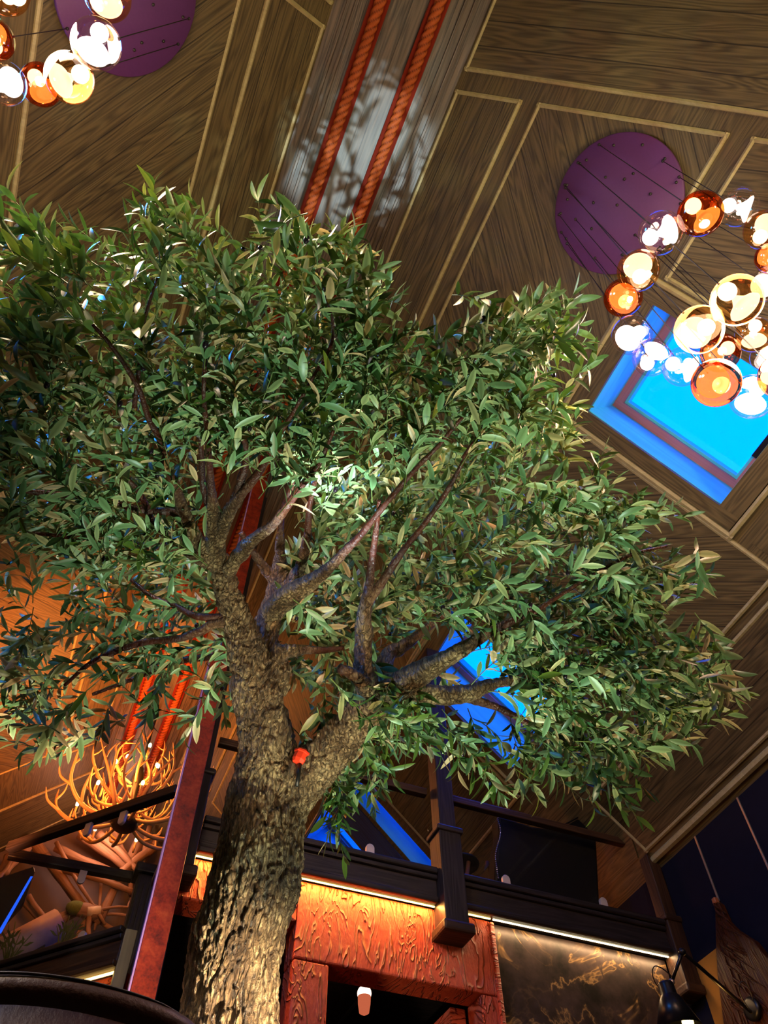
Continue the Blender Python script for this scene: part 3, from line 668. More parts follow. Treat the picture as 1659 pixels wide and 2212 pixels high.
# ------------------------------------------------------------------ near chair back
o = thing('tub_chair', at(160, 2200, .75), 'brown leather tub chair back close to the camera at lower left', 'chair')
pts = [(-160, 2128), (-60, 2107), (30, 2103), (110, 2108), (200, 2122), (290, 2146), (360, 2172), (410, 2206), (440, 2250), (470, 2330)]
rim = [at(x, y, .62+.00012*(x-150)) for x, y in pts]
tube('rim', [(*(p-Vector((0, 0, .016))), .014) for p in rim], M['leather'], o, 14, .02)
bm = bmesh.new(); R_ = crom([(*p, 0) for p in rim], .02); top_ = []; bot_ = []; tb = []; bb = []
for p in R_:
    p = Vector(p[:3]); f = Vector((FWD.x, FWD.y, 0)).normalized()
    top_.append(bm.verts.new(p-Vector((0, 0, .014))-f*.010)); bot_.append(bm.verts.new(Vector((p.x, p.y, p.z-.42))-f*.03))
    tb.append(bm.verts.new(p-Vector((0, 0, .014))+f*.03)); bb.append(bm.verts.new(Vector((p.x, p.y, p.z-.42))+f*.05))
for i in range(len(top_)-1):
    bm.faces.new((top_[i], top_[i+1], bot_[i+1], bot_[i])); bm.faces.new((tb[i], bb[i], bb[i+1], tb[i+1]))
    bm.faces.new((top_[i], tb[i], tb[i+1], top_[i+1])); bm.faces.new((bot_[i], bot_[i+1], bb[i+1], bb[i]))
bobj('back', bm, M['leather'], o, None, True)
tube('stitching', [(*(p-Vector((0, 0, .004))-Vector((FWD.x, FWD.y, 0)).normalized()*.010), .0012) for p in rim], M['cord'], o, 6, .02)
c = at(200, 2200, .75)
ll_ = Vector((FWD.x, FWD.y, 0)).normalized(); cc = Vector((c.x, c.y, 0))+ll_*.28-Vector((ll_.y, -ll_.x, 0))*.12
lathe('seat', [(0, -.22), (.24, -.22), (.26, -.18), (.26, -.08), (.22, -.05), (0, -.05)], M['leather'], o, (cc.x, cc.y, 0.02-.2))
for k in range(4):
    a = k*pi/2+.4; rod('leg', (cc.x+.18*cos(a), cc.y+.18*sin(a), -.38), (cc.x+.22*cos(a), cc.y+.22*sin(a), FLOOR), .015, M['dark'], o)
# ------------------------------------------------------------------ globe chandeliers
def sphere_mesh(name, r, m, seg=36):
    bm = bmesh.new(); bmesh.ops.create_uvsphere(bm, u_segments=seg, v_segments=seg//2, radius=r); me = bpy.data.meshes.new(name)
    bm.to_mesh(me); bm.free(); me.materials.append(m); me.polygons.foreach_set('use_smooth', [True]*len(me.polygons)); return me
def lathe_mesh(name, prof, m, seg=28):
    bm = bmesh.new(); add_lathe(bm, prof, seg); bmesh.ops.remove_doubles(bm, verts=bm.verts, dist=1e-4); bmesh.ops.recalc_face_normals(bm, faces=bm.faces)
    me = bpy.data.meshes.new(name); bm.to_mesh(me); bm.free(); me.materials.append(m); me.polygons.foreach_set('use_smooth', [True]*len(me.polygons)); return me
GL = {k: sphere_mesh('globe_'+k, 1., M['glass_'+k]) for k in ('clear', 'amber', 'copper')}
FPROF = [(.0, -.05), (.13, .0), (.20, .12), (.30, .27), (.46, .42), (.60, .50), (.66, .60), (.60, .66), (.40, .66), (0, .60)]
FL = {'clear': lathe_mesh('flare', FPROF, M['flare']), 'amber': lathe_mesh('flare_a', FPROF, M['flare_amber']), 'copper': lathe_mesh('flare_c', FPROF, M['flare_copper'])}
BU = sphere_mesh('bulb', .36, M['bulb'], 20)
GR = sphere_mesh('grommet', .011, M['cord'], 12)
def raw(name, me, par, mw):
    o = bpy.data.objects.new(name, me); COL.objects.link(o); o.matrix_basis = mw; return parent(o, par)
def chandelier(cen, globes, holes, label, seed):
    rr = random.Random(seed); cen = Vector(cen); o = thing('globe_chandelier', cen, label, 'chandelier')
    sg = 1 if cen.x > 0 else -1; up_ = -NR if sg > 0 else -NL; PZ = lambda x, y: cen.z-.016-sg*S*(x-cen.x)
    lathe('ceiling_plate', [(0, -.012), (.470, -.012), (.476, -.006), (.476, .02), (.466, .03), (0, .03)], M['disc'], o, cen, up_, seg=64)
    for px, py, rp, kind in globes:
        best = None
        for k in range(45):
            R0 = .085+.001*k; p = at(px, py, R0*F/rp); dd = (Vector((p.x, p.y))-Vector((cen.x, cen.y))).length
            s = abs(R0-.105)*8+max(0, dd-.40)*4
            if best is None or s < best[0]: best = (s, R0, p)
        R0, p = best[1], best[2]
        g = raw('globe', GL[kind], o, Matrix.Translation(p) @ Matrix.Scale(R0, 4))
        g['label'] = kind + ' glass globe'
        ta = rr.uniform(0, 6.28); e = Vector((cos(ta)*.55, sin(ta)*.55, rr.uniform(-.9, -.2))).normalized()
        z = e; x = z.orthogonal().normalized(); mw = frame_mat(p-e*R0*.12, x, z.cross(x)) @ Matrix.Scale(R0, 4)
        raw('inner_flare', FL[kind], g, mw)
        e2 = Vector((-e.x*.8, -e.y*.8, .35)).normalized(); raw('bulb', BU, g, Matrix.Translation(p+e2*R0*.50) @ Matrix.Scale(R0, 4))
        q = Vector((p.x, p.y, 0)); v = Vector((p.x-cen.x, p.y-cen.y, 0)); v.x *= 1.366
        if v.length > .45: v *= .45/v.length
        q = Vector((cen.x+v.x/1.366, cen.y+v.y, 0)); q.z = PZ(q.x, q.y)
        rod('cord', (p.x, p.y, p.z+R0*.97), q, .0028, M['cord'], o, 6)
        raw('grommet', GR, o, Matrix.Translation(q))
    for px, py in holes:
        q = onp(px, py, (sg*S, 0, 1), cen.z-.016+sg*S*cen.x)
        if (q-cen).length < .45: raw('grommet', GR, o, Matrix.Translation(q))
    return cen
GRT = [(1596, 448, 42, 'clear'), (1513, 462, 48, 'copper'), (1427, 503, 47, 'clear'), (1650, 497, 42, 'amber'), (1379, 584, 45, 'amber'), (1346, 643, 41, 'copper'),
       (1365, 724, 43, 'clear'), (1408, 772, 41, 'clear'), (1475, 792, 43, 'clear'), (1510, 712, 52, 'amber'), (1592, 648, 55, 'amber'), (1652, 615, 37, 'clear'),
       (1556, 762, 42, 'copper'), (1547, 827, 52, 'copper'), (1628, 722, 38, 'amber'), (1625, 857, 48, 'clear'), (1666, 556, 34, 'copper'), (1654, 772, 32, 'clear'), (1690, 812, 50, 'copper')]
HR = [(1326, 314), (1388, 313), (1436, 343), (1308, 383), (1368, 375), (1349, 387), (1226, 431), (1282, 438), (1333, 443), (1278, 494), (1223, 516), (1405, 419), (1461, 394), (1225, 400), (1267, 346), (1211, 461)]
CR = chandelier((2.086, .54, zR(2.086)-.075), GRT, HR, 'cluster of clear, amber and copper glass globes hanging from a purple disc before the skylight', 2)
pl0 = onp(278, -12, (-S, 0, 1), H-S*XL-.075)
GLT = [(208, 95, 53, 'clear'), (150, 168, 52, 'amber'), (88, 183, 44, 'copper'), (10, 179, 45, 'clear'), (-12, 85, 42, 'copper'), (12, -22, 50, 'amber'), (232, -8, 50, 'amber')]
CL = chandelier(pl0, GLT, [(331, 10), (395, 37), (353, 89), (306, 92), (290, 108)], 'cluster of glass globes in the top left corner under a purple disc', 4)
# ------------------------------------------------------------------ antler chandelier
HB = onY(268, 1782, 8.5)
o = thing('antler_chandelier', HB, 'large chandelier of interlaced antlers with glowing candle bulbs at lower left', 'chandelier')
def antler_mesh():
    bm = bmesh.new()
    def t(pts, step=.03): add_tube(bm, crom(pts, step), 8)
    t([(0, 0, 0, .020), (.22, .03, -.07, .024), (.46, .07, -.03, .023), (.66, .05, .12, .019), (.74, -.03, .30, .014), (.78, -.10, .46, .004)])
    t([(.24, .03, -.06, .018), (.32, .12, .02, .014), (.36, .16, .14, .004)])
    t([(.44, .07, -.03, .018), (.52, -.03, .06, .015), (.54, -.09, .22, .004)])
    t([(.62, .06, .08, .017), (.76, .13, .16, .013), (.83, .14, .31, .004)])
    t([(.73, -.01, .26, .013), (.68, -.02, .38, .010), (.66, .03, .50, .003)])
    me = bpy.data.meshes.new('antler'); bmesh.ops.recalc_face_normals(bm, faces=bm.faces); bm.to_mesh(me); bm.free(); me.materials.append(M['antler'])
    me.polygons.foreach_set('use_smooth', [True]*len(me.polygons)); return me
AM = antler_mesh(); rr = random.Random(9)
def tier(n, z, sc, r0, pitch, ph):
    for k in range(n):
        a = 2*pi*k/n+ph+rr.uniform(-.12, .12)
        mw = Matrix.Translation(HB+Vector((r0*cos(a), r0*sin(a), z+rr.uniform(-.03, .03)))) @ Matrix.Rotation(a, 4, 'Z') @ Matrix.Rotation(-pitch+rr.uniform(-.1, .1), 4, 'Y') @ Matrix.Scale(sc*rr.uniform(.92, 1.08), 4)
        if k % 2: mw = mw @ Matrix.Scale(-1, 4, (0, 1, 0))
        raw('antler', AM, o, mw)
tier(9, .03, 1.0, .10, .02, .1); tier(8, .30, .78, .10, .25, .5); tier(6, .55, .66, .06, .75, .2); tier(4, .15, .6, .12, .4, .9)
lathe('hub', [(0, -.05), (.12, -.04), (.16, 0), (.14, .05), (.05, .12), (.045, .55), (.07, .62), (.05, .75), (.02, .8), (0, .8)], M['metal'], o, HB, seg=28)
rod('hanging_rod', HB+Vector((0, 0, .75)), (HB.x, HB.y, H), .014, M['metal'], o)
CD = sphere_mesh('candle_bulb', 1., M['candle'], 14)
for n, r0, z, ph in ((7, .58, .02, .3), (5, .42, .42, .1), (3, .22, .80, .6)):
    for k in range(n):
        a = 2*pi*k/n+ph; p = HB+Vector((r0*cos(a), r0*sin(a), z))
        c = rod('candle', p, p+Vector((0, 0, .13)), .014, M['antler'], o)
        raw('candle_bulb', CD, c, Matrix.Translation(p+Vector((0, 0, .165))) @ Matrix.Diagonal((.020, .020, .034, 1)))
# ------------------------------------------------------------------ olive tree
def d0(py): return float(np.interp(py, [420, 700, 850, 1000, 1210, 1320, 1480, 1650, 1740, 1926, 2212, 2400], [2.9, 2.95, 3.1, 3.3, 3.55, 3.5, 3.4, 3.27, 3.2, 2.9, 2.6, 2.42]))
def bp(pts):
    r = []
    for x, y, off, rp in pts:
        d = d0(y)+off; p = at(x, y, d); r.append((p.x, p.y, p.z, rp*d/F))
    return r
TRK = bp([(490, 2212, 0, 110), (513, 2031, 0, 103), (545, 1926, 0, 100), (562, 1830, 0, 95), (574, 1740, 0, 86), (575, 1660, 0, 70), (572, 1590, 0, 61), (552, 1480, 0, 50), (532, 1400, 0, 41), (505, 1320, 0, 31), (484, 1250, 0, 27), (470, 1200, 0, 25)])
b0 = TRK[0]; TRK = [(b0[0]+.02, b0[1], FLOOR, .30), (b0[0]+.01, b0[1], 0.1, .215)] + TRK
FRK = bp([(590, 1760, 0, 66), (645, 1690, -.02, 58), (705, 1632, -.04, 48), (757, 1572, -.06, 44), (803, 1527, -.1, 42), (835, 1500, -.12, 36)])
tree = thing('olive_tree', Vector((b0[0], b0[1], FLOOR)), 'tall olive tree with thick rough trunk, forked limbs and dense narrow leaves', 'tree')
bm = bmesh.new(); add_tube(bm, crom(TRK, .05), 28); add_tube(bm, crom(FRK, .05), 24)
add_tube(bm, bp([(590, 1500, .02, 30), (600, 1450, .04, 30), (606, 1405, .06, 24), (640, 1402, .1, 12)]), 16)
add_tube(bm, bp([(560, 1450, .1, 38), (570, 1390, .16, 34), (578, 1335, .2, 28)]), 18)
tmp = bobj('tmp', bm, None)
md = tmp.modifiers.new('r', 'REMESH'); md.mode = 'VOXEL'; md.voxel_size = .0046
ms = tmp.modifiers.new('s', 'SMOOTH'); ms.iterations = 20; ms.factor = .5
dg = bpy.context.evaluated_depsgraph_get(); dg.update()
me = bpy.data.meshes.new_from_object(tmp.evaluated_get(dg)); bpy.data.objects.remove(tmp)
def barkdisp(p):
    wv = noise.noise_vector(Vector((p.x*14, p.y*14, p.z*7)))
    q = Vector((p.x*26, p.y*26, p.z*6.5)); dd, _ = noise.voronoi(q+wv*1.1); e = min(1., (dd[1]-dd[0])*2.2)
    n2 = noise.noise(Vector((p.x*85, p.y*85, p.z*50))); n3 = noise.turbulence(Vector((p.x*30+wv.x*.6, p.y*30+wv.y*.6, p.z*10)), 3, False)
    f1 = max(0., .20-abs(noise.noise(Vector((p.x*19+wv.y*.7, p.y*19+wv.x*.7, p.z*3.4+4)))))/.20
    f2 = max(0., .16-abs(noise.noise(Vector((p.x*40+wv.x*.8, p.y*40+wv.z*.8, p.z*9+9)))))/.16
    return -.003*(1-e)**2-.013*f1**1.5-.005*f2+.0065*n2+.010*n3+.012*noise.noise(p*5.)
n = len(me.vertices); cov = np.empty(n*3); nov = np.empty(n*3); me.vertices.foreach_get('co', cov); me.vertices.foreach_get('normal', nov)
cov = cov.reshape(-1, 3); nov = nov.reshape(-1, 3)
ds = np.array([barkdisp(Vector(c)) for c in cov]); ds *= np.interp(cov[:, 2], [2.4, 3.2], [1., .55])
cov += nov*ds[:, None]; me.vertices.foreach_set('co', cov.ravel()); me.update()
def thick(me, v): a = me.attributes.new('thick', 'FLOAT', 'POINT'); a.data.foreach_set('value', v)
thick(me, [1.]*n)
me.name = 'trunk'; mobj('trunk', me, M['bark'], tree, None, True)
BR = [
 [(825,1510,-.1,34),(870,1476,-.16,29),(930,1442,-.2,25),(1000,1402,-.22,17),(1060,1365,-.26,11),(1150,1320,-.3,7)],
 [(812,1515,-.12,26),(795,1488,-.12,27),(787,1440,-.12,23),(785,1370,-.12,20),(787,1320,-.12,17),(797,1270,-.14,11),(803,1210,-.16,9),(812,1150,-.2,7),(820,1080,-.2,5)],
 [(793,1305,-.12,12),(830,1250,-.16,10),(870,1190,-.2,8),(910,1140,-.25,7),(960,1070,-.3,6),(1010,980,-.3,4)],
 [(860,1490,-.1,22),(930,1500,-.05,22),(1000,1500,.0,19),(1060,1480,.05,14),(1110,1468,.1,11),(1140,1460,.1,10),(1185,1448,.15,8),(1280,1440,.2,5)],
 [(1100,1472,.1,10),(1200,1478,.1,8),(1300,1482,.1,5),(1390,1500,.1,4)],
 [(1000,1502,.05,12),(1090,1535,.15,8),(1150,1570,.2,7),(1220,1610,.2,4)],
 [(820,1500,-.05,20),(835,1420,.1,17),(865,1400,.15,15),(900,1375,.2,11),(940,1340,.2,9),(980,1310,.2,6),(1000,1250,.2,5)],
 [(800,1495,-.12,18),(770,1462,-.2,14),(748,1450,-.22,13),(735,1444,-.24,11)],
 [(575,1360,.18,30),(585,1325,.16,27),(625,1288,.1,25),(665,1262,.05,22),(705,1232,-.02,14),(748,1188,-.1,10),(785,1148,-.15,8),(840,1080,-.25,7),(900,1010,-.3,6),(945,965,-.35,5),(1000,900,-.35,4)],
 [(580,1340,.25,28),(596,1295,.32,26),(603,1250,.36,22),(606,1200,.36,15),(605,1150,.36,9),(612,1100,.3,7),(640,1030,.25,5)],
 [(612,1290,.3,16),(648,1225,.3,13),(664,1160,.3,9),(668,1100,.28,7),(680,1040,.2,5)],
 [(600,1265,.36,14),(570,1225,.4,12),(545,1190,.4,8),(520,1150,.4,6)],
 [(600,1410,.08,20),(650,1404,.2,11),(700,1404,.25,8),(742,1400,.3,5)],
 [(472,1225,0,24),(465,1180,-.05,23),(463,1140,-.08,21),(461,1105,-.1,17),(457,1060,-.15,10),(452,1000,-.2,8),(448,940,-.3,7),(440,850,-.35,5),(445,760,-.3,4)],
 [(462,1110,-.1,13),(440,1060,-.08,8),(436,1000,-.1,7),(432,930,-.1,5)],
 [(466,1180,-.06,16),(490,1115,-.12,16),(518,1072,-.18,12),(565,1012,-.25,9),(590,960,-.3,7),(640,880,-.35,5),(690,790,-.35,4)],
 [(500,1100,-.14,11),(520,1040,-.18,10),(532,980,-.2,8),(522,900,-.25,6),(560,800,-.3,4)],
 [(492,1235,-.05,17),(520,1195,-.08,17),(548,1165,-.1,14),(585,1138,-.14,12),(615,1100,-.2,10),(650,1052,-.25,8),(690,1000,-.3,6),(720,930,-.3,4)],
 [(465,1215,-.02,24),(425,1172,-.06,20),(407,1132,-.1,17),(391,1090,-.15,14),(380,1050,-.2,11),(360,1010,-.25,9),(350,960,-.3,8),(320,900,-.35,7),(300,840,-.4,6),(250,760,-.45,5),(200,700,-.45,4)],
 [(450,1212,-.05,20),(395,1180,-.08,14),(352,1150,-.1,11),(326,1120,-.14,9),(310,1080,-.16,8),(290,1050,-.2,6),(240,1000,-.2,4)],
 [(400,1186,-.08,12),(350,1180,-.1,10),(300,1178,-.14,8),(230,1170,-.16,7),(150,1160,-.2,5),(60,1150,-.2,4)],
 [(398,1112,-.12,11),(360,1104,-.14,9),(300,1100,-.16,8),(200,1075,-.2,8),(100,1066,-.25,7),(0,1052,-.3,5)],
 [(495,1335,.0,11),(455,1334,-.02,9),(420,1330,.0,8),(380,1310,.05,7),(330,1290,.1,6),(280,1250,.15,4)],
 [(500,1345,.0,13),(465,1346,-.02,12),(430,1365,-.02,10),(380,1380,.0,9),(300,1390,.05,8),(200,1430,.1,6),(140,1480,.15,4)],
 [(520,1420,.2,12),(450,1420,.3,8),(380,1430,.4,7),(300,1462,.5,5),(200,1500,.5,4)],
 [(290,880,-.38,6),(300,800,-.35,5),(310,700,-.3,4),(340,600,-.3,3)],
 [(690,800,-.32,5),(720,720,-.3,4),(700,620,-.3,3)],
 [(1000,990,-.3,5),(1060,900,-.25,4),(1110,820,-.2,3),(1150,740,-.2,3)],
 [(1150,1325,-.3,6),(1250,1260,-.25,5),(1360,1200,-.2,4),(1440,1180,-.1,3)]]
for bi, b in enumerate(BR):
    P = crom(bp(b), .018); base = Vector(P[0, :3]); rp = P[:, 3]*F/3.3
    bm = bmesh.new()
    def disp(p, r, bi=bi):
        k = min(1., max(.15, (r-.008)/.03))
        return r*(1+.10*noise.noise(p*14))+k*(barkdisp(p*1.25)*.55)
    rings = add_tube(bm, P, 16, True, disp)
    tv = []
    for r_, ring in zip(rp, rings): tv += [min(1., max(0., (r_-9)/8))]*len(ring)
    for v in bm.verts: v.co -= base
    me = bpy.data.meshes.new('branch'); bmesh.ops.recalc_face_normals(bm, faces=bm.faces); bm.to_mesh(me); bm.free(); thick(me, tv)
    mobj('branch', me, M['bark'], tree, Matrix.Translation(base), True)
# --- leafy sprigs
POLY = np.array([(0,392),(25,415),(70,500),(170,480),(200,540),(270,500),(335,395),(380,440),(425,440),(432,520),(515,545),(560,425),(615,440),(655,500),(745,478),(800,535),(835,610),(860,680),(940,725),(965,790),(1015,805),(1065,665),(1145,640),(1235,640),(1285,765),(1215,800),(1232,880),(1300,980),(1210,1010),(1215,1075),(1310,1060),(1465,1080),(1440,1165),(1530,1240),(1420,1265),(1420,1385),(1525,1385),(1600,1480),(1500,1600),(1410,1650),(1380,1745),(1280,1740),(1180,1700),(1100,1730),(1000,1660),(900,1665),(870,1690),(790,1745),(745,1850),(680,1840),(665,1780),(740,1680),(640,1600),(500,1560),(480,1625),(425,1600),(400,1545),(310,1590),(200,1620),(75,1640),(10,1585),(-80,1520),(-80,400)], float)
HOLES = [np.array(p, float) for p in ([(520,1480),(640,1440),(780,1540),(640,1640)], [(400,950),(640,950),(700,1010),(620,1250),(600,1300),(430,1230),(370,1120),(400,1060)], [(470,1230),(600,1250),(640,1480),(500,1480)], [(840,1390),(1000,1350),(1110,1440),(1110,1580),(960,1540),(900,1500),(820,1500)], [(370,1600),(470,1500),(480,1640),(400,1700)], [(920,1400),(1090,1370),(1200,1520),(1150,1660),(1060,1640),(930,1560)],[(0,1260),(200,1300),(100,1370),(0,1360)],[(60,1430),(200,1450),(180,1560),(100,1520)])]
def inside(P, x, y):
    c = False; j = len(P)-1
    for i in range(len(P)):
        if (P[i][1] > y) != (P[j][1] > y) and x < (P[j][0]-P[i][0])*(y-P[i][1])/(P[j][1]-P[i][1])+P[i][0]: c = not c
        j = i
    return c
CEN = at(640, 1280, 3.55); rr = random.Random(21)
SPR = []
def sprig(x, y, off=None, L=None, keep=None):
    core = 380 < x < 1000 and 960 < y < 1520
    if off is None:
        if core: off = rr.uniform(.28, .95)
        elif y > 1600 and x > 600: off = rr.uniform(-.05, .5)
        elif x < 500 and y > 1230: off = rr.uniform(0., .8)
        else: off = rr.uniform(-.45, .35)
    p = at(x, y, d0(y)+off); d = (p-CEN); d.normalize()
    d = d+Vector((rr.gauss(0, .42), rr.gauss(0, .42), rr.gauss(.12, .38)))
    if y > 1620: d.z -= .75
    d.normalize(); L = L or rr.uniform(.20, .38)
    b = p-d*L
    SPR.append((b, p, d, L))
tries = 0
while len(SPR) < 980 and tries < 60000:
    tries += 1; x, y = rr.uniform(-70, 1600), rr.uniform(390, 1860)
    if not inside(POLY, x, y): continue
    dens = 1.
    if x < 480 and y > 1230: dens = .48
    if y < 680: dens = .62 if x > 520 else .46
    if y > 1650: dens = .9
    if any(inside(h, x, y) for h in HOLES): dens *= .03
    if rr.random() < dens: sprig(x, y)
EDGE = [(8,396),(22,470),(100,490),(160,478),(335,398),(345,430),(405,455),(420,430),(280,480),(560,430),(600,440),(625,455),(720,500),(745,480),(790,545),(800,560),(1140,645),(1235,635),(1085,665),(1280,770),(1250,700),(1230,870),(1300,960),(1290,990),(1320,1040),(1450,1080),(1470,1110),(1520,1245),(1525,1240),(1500,1230),(1520,1385),(1590,1460),(1595,1490),(1570,1540),(1490,1600),(1410,1290),(1420,1330),(830,600),(850,650),(930,720),(1180,660),(1120,700),(80,1630),(20,1600),(60,1560),(300,1600),(400,1590)]
for x, y in EDGE: sprig(x, y, rr.uniform(-.3, .1), rr.uniform(.25, .36))
lp = []; lt_ = []; ln_ = []; ll2 = []; stv = []; stf = []; OL = []
for b, p, d, L in SPR:
    sag = Vector((0, 0, -1))*rr.uniform(.0, .05); side = d.orthogonal().normalized(); side.rotate(Matrix.Rotation(rr.uniform(0, 6.28), 3, d))
    bow = side*rr.uniform(-.05, .05); pts = []
    for k in range(7):
        t = k/6; pts.append(b.lerp(p, t)+(bow+Vector((0, 0, .03)))*sin(pi*t)+sag*t*t)
    s0 = len(stv)
    for k, q in enumerate(pts):
        tt = (pts[min(k+1, 6)]-pts[max(k-1, 0)]).normalized(); u = tt.orthogonal().normalized(); v = tt.cross(u); r = .0026-.0016*k/6
        for a in range(4): stv.append(q+(u*cos(a*pi/2)+v*sin(a*pi/2))*r)
    for k in range(6):
        for a in range(4): stf.append((s0+k*4+a, s0+k*4+(a+1) % 4, s0+k*4+4+(a+1) % 4, s0+k*4+4+a))
    nn = int(L/.040); roll = rr.uniform(0, 3.14)
    for k in range(nn+1):
        t = .14+.86*k/nn; i = min(5, int(t*6)); q = pts[i].lerp(pts[i+1], t*6-i); ax = (pts[i+1]-pts[i]).normalized()
        e = side.copy(); e.rotate(Matrix.Rotation(roll+(pi/2 if k % 2 else 0)*.8+rr.uniform(-.3, .3), 3, ax))
        for sg in (-1, 1):
            sp = rr.uniform(.55, 1.0) if k < nn else rr.uniform(.2, .5)
            dr = (ax*cos(sp)+e*sg*sin(sp)+Vector((rr.gauss(0, .12), rr.gauss(0, .12), rr.gauss(-.02, .12)))).normalized()
            nrm = (ax*.55-e*sg*.25+Vector((rr.gauss(0, .35), rr.gauss(0, .35), .45+rr.gauss(0, .35)))); nrm = (nrm-dr*nrm.dot(dr)).normalized()
            lp.append(q); lt_.append(dr); ln_.append(nrm); ll2.append(rr.uniform(.072, .120)*(1 if k < nn else .8))
        if rr.random() < .022: OL.append((q+e*.016+Vector((0, 0, -.012)), rr.uniform(.85, 1.15)))
lp, lt_, ln_ = (np.array([tuple(v) for v in a]) for a in (lp, lt_, ln_)); ll2 = np.array(ll2); nl = len(ll2)
bn = np.cross(ln_, lt_); us = np.array([.0, .10, .28, .5, .72, .9, 1.]); ws = np.array([.08, .45, .86, 1., .82, .42, .03])
wd = ll2*RNG.uniform(.100, .150, nl); curl = RNG.uniform(-.05, .55, nl)*ll2; twist = RNG.normal(0, .12, nl)
V = np.zeros((nl, 7, 3, 3))
for i, (u, ww) in enumerate(zip(us, ws)):
    cen = lp+lt_*(ll2*u)[:, None]-ln_*(curl*u*u)[:, None]
    bb = bn+ln_*(twist*u)[:, None]
    for j, s in enumerate((-1, 0, 1)): V[:, i, j] = cen+bb*(wd*ww*s)[:, None]+ln_*(abs(s)*wd*ww*.28)[:, None]
base = np.arange(nl)[:, None]*21; q = []
for i in range(6):
    for j in range(2): q.append((i*3+j, i*3+j+3, i*3+j+4, i*3+j+1))
FC = (base[:, :, None]+np.array(q)[None]).reshape(-1, 4)
me = bpy.data.meshes.new('foliage'); me.from_pydata(V.reshape(-1, 3).tolist(), [], FC.tolist())
tone = np.repeat(RNG.beta(1.6, 2.0, nl), 21); ribv = np.tile(np.tile([0., 1., 0.], 7), nl)
a = me.attributes.new('tone', 'FLOAT', 'POINT'); a.data.foreach_set('value', tone.astype(np.float32))
a = me.attributes.new('rib', 'FLOAT', 'POINT'); a.data.foreach_set('value', (ribv**2).astype(np.float32))
tag(mobj('foliage', me, M['leaf'], tree, None, True), 'dense narrow green and silvery leaves', kind='stuff')
me = bpy.data.meshes.new('stems'); me.from_pydata([tuple(v) for v in stv], [], stf)
tag(mobj('stems', me, M['twig'], tree, None, True), 'thin green stems', kind='stuff')
om = sphere_mesh('olive', 1., M['olive'], 14); rr.shuffle(OL)
for p, s in OL[:98]: raw('olive', om, tree, Matrix.Translation(p) @ Matrix.Rotation(rr.uniform(0, 1), 4, 'X') @ Matrix.Diagonal((.0095*s, .0095*s, .0135*s, 1)))
print('LEAVES', nl, 'SPRIGS', len(SPR), 'OLIVES', len(OL))
# lamp housing wedged in the fork, the red light put into its colour
p = at(650, 1634, d0(1634)-.10)
o = thing('red_lantern', p, 'small red faceted lamp housing wedged in the tree fork', 'lamp')
lathe('body', [(0, -.034), (.024, -.032), (.030, -.018), (.030, .016), (.022, .030), (0, .032)], M['redglass'], o, p, (.3, -.3, 1), 8, False)
lathe('rim', [(.031, .008), (.036, .010), (.036, .018), (.031, .020)], M['redglass'], o, p, (.3, -.3, 1), 8, False)
tube('stalk', [(*(p-Vector((0, 0, .03))), .008), (*(p-Vector((.0, -.02, .13))), .008)], M['metal'], o, 8)
# ------------------------------------------------------------------ light
def point(name, loc, col, power, rad=.1):
    l = bpy.data.lights.new(name, 'POINT'); l.color = col; l.energy = power; l.shadow_soft_size = rad
    o = bpy.data.objects.new(name, l); COL.objects.link(o); o.location = loc; return o
def aim(o, to): o.rotation_euler = (Vector(to)-o.location).to_track_quat('-Z', 'Y').to_euler()
def spot(name, loc, to, col, power, ang, blend=.4, rad=.04):
    l = bpy.data.lights.new(name, 'SPOT'); l.color = col; l.energy = power; l.spot_size = radians(ang); l.spot_blend = blend; l.shadow_soft_size = rad
    o = bpy.data.objects.new(name, l); COL.objects.link(o); o.location = loc; aim(o, to); return o
def area(name, loc, to, col, power, sx, sy):
    l = bpy.data.lights.new(name, 'AREA'); l.shape = 'RECTANGLE'; l.size = sx; l.size_y = sy; l.color = col; l.energy = power
    o = bpy.data.objects.new(name, l); COL.objects.link(o); o.location = loc; aim(o, to); return o
wd_ = bpy.data.worlds.new('sky'); SC.world = wd_; wd_.use_nodes = True
wd_.node_tree.nodes['Background'].inputs[0].default_value = (.0, .078, 1., 1); wd_.node_tree.nodes['Background'].inputs[1].default_value = 9.
WARM = (1., .70, .50)
point('chandelier_light', (2.05, .55, 3.35), (1., .70, .50), 170, .3)
point('chandelier_light', (-1.3, .75, 3.9), (1., .70, .52), 140, .3)
spot('chandelier_glow', (1.75, .45, 3.2), (.3, 1.6, 2.9), (1., .76, .46), 420, 85, .8, .25)  # added spots beside the chandeliers, aimed to brighten the crown
spot('chandelier_glow', (-1.1, .65, 3.8), (-.1, 1.3, 2.7), (1., .78, .48), 400, 130, .8, .25)
# skylight daylight
for i, (x0, x1, y0, y1) in enumerate(SKY[:4]+[SKYL]):
    PR, NR, dirR = (PL, NL, dirL) if i == 4 else (_PR, _NR, _dirR)
    c = PR((x0+x1)/2, (y0+y1)/2, -.60); l = area('sky_portal', c, c+NR, (1, 1, 1), 1., 1.25, (y1-y0)); l.data.cycles.is_portal = True
    l.rotation_euler = frame_mat((0, 0, 0), dirR(0, 1), NR.cross(dirR(0, -1)) if False else dirR(1, 0)).to_euler()
    if (l.matrix_basis.to_3x3() @ Vector((0, 0, -1))).dot(NR) < 0: l.rotation_euler = frame_mat((0, 0, 0), dirR(0, -1), dirR(1, 0)).to_euler()
PR, NR, dirR = _PR, _NR, _dirR
c = PL(.3-2.717, 1.45, -.66); area('dusk_sky', c, c+NL, (.03, .30, 1.), 280, .8, .8)  # added blue area lamp behind the unseen left skylight, boosts its daylight
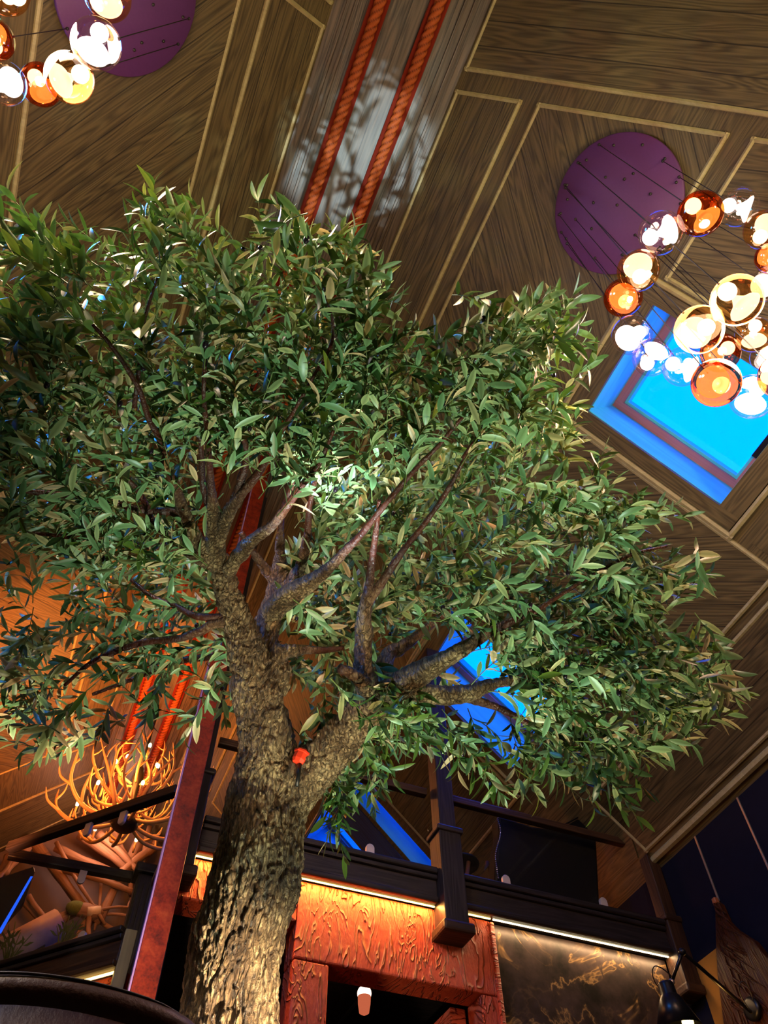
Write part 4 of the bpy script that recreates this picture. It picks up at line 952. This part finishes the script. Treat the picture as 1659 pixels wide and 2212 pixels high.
# uplights on the floor round the trunk
spot('tree_uplight', (.98, 2.15, FLOOR+.1), (.72, 1.80, 4.0), (.70, 1., .80), 460, 56, .7, .05)
spot('tree_uplight', (1.7, 1.4, FLOOR+.1), (.62, 2.75, .68), (1., .84, .56), 3300, 36, .8, .05)
spot('tree_uplight', (2.4, 1.4, FLOOR+.1), (1.6, 1.9, 3.0), (1., .86, .52), 300, 70, .7, .05)
spot('tree_uplight', (.1, 1.4, FLOOR+.1), at(650, 1450, 3.35), (1., .80, .52), 460, 22, .8, .05)
spot('tree_uplight', (-.15, 1.2, FLOOR+.1), (.64, 2.75, .75), (1., .82, .54), 900, 27, .8, .05)
spot('ridge_uplight', (.72, 2.35, FLOOR+.1), (.26, 1.10, 7.0), (.74, .95, 1.), 3000, 11, .5, .02)
spot('room_uplight', (3.6, -2.6, 2.6), (2.2, -.6, 6.), (1., .80, .36), 620, 95, .9, .2)  # these two are added unseen spots that brighten the ceiling
spot('room_uplight', (-2.6, 1.5, 2.6), (-.9, 1.8, 6.4), (1., .80, .40), 160, 90, .9, .2)
# warm corner by the antlers
point('antler_light', HB+Vector((-.1, -.1, .55)), (1., .30, .05), 210, .35)
spot('orange_wash', (-.9, 6.0, 3.2), (-1.2, 7.4, 6.0), (1., .25, .05), 2300, 75, .8, .1)
point('lattice_light', onY(230, 1800, 10.5), (1., .50, .34), 34, .2)
# strips under the gallery edge
area('led_wash', (1.54, YM-.045, 2.889), (1.54, YM+.03, 2.3), (1., .42, .09), 26, 1.7, .025)
area('led_wash', (3.6, YM-.045, 2.889), (3.6, YM+.03, 2.3), (1., .62, .30), 9, 1.5, .025)
point('sconce_light', onY(787, 2146, 5.55), (1., .5, .3), 3, .05)
spot('swing_lamp_light', sh0+ax*.26, sh0+ax*1.0+Vector((.35, -.1, 0)), (1., .52, .12), 22, 130, .5, .03)
point('wall_glow', (4.15, 4.2, 2.2), (1., .50, .12), 1.6, .05)
point('column_red', (.1, 3.4, .4), (1., .36, .16), 16, .15)  # added point light to brighten the red column
point('gallery_red', (3.9, 5.5, 3.3), (1., .26, .10), 7, .1)
point('chair_rim', (.0, .2, 1.0), (1., .5, .4), 1.5, .1)  # added point light for the highlight on the chair rim
SC.cycles.max_bounces = 8; SC.cycles.transparent_max_bounces = 16; SC.cycles.diffuse_bounces = 3; SC.cycles.glossy_bounces = 3
SC.cycles.sample_clamp_indirect = 4.; SC.cycles.caustics_reflective = False; SC.cycles.caustics_refractive = False
SC.cycles.use_denoising = True
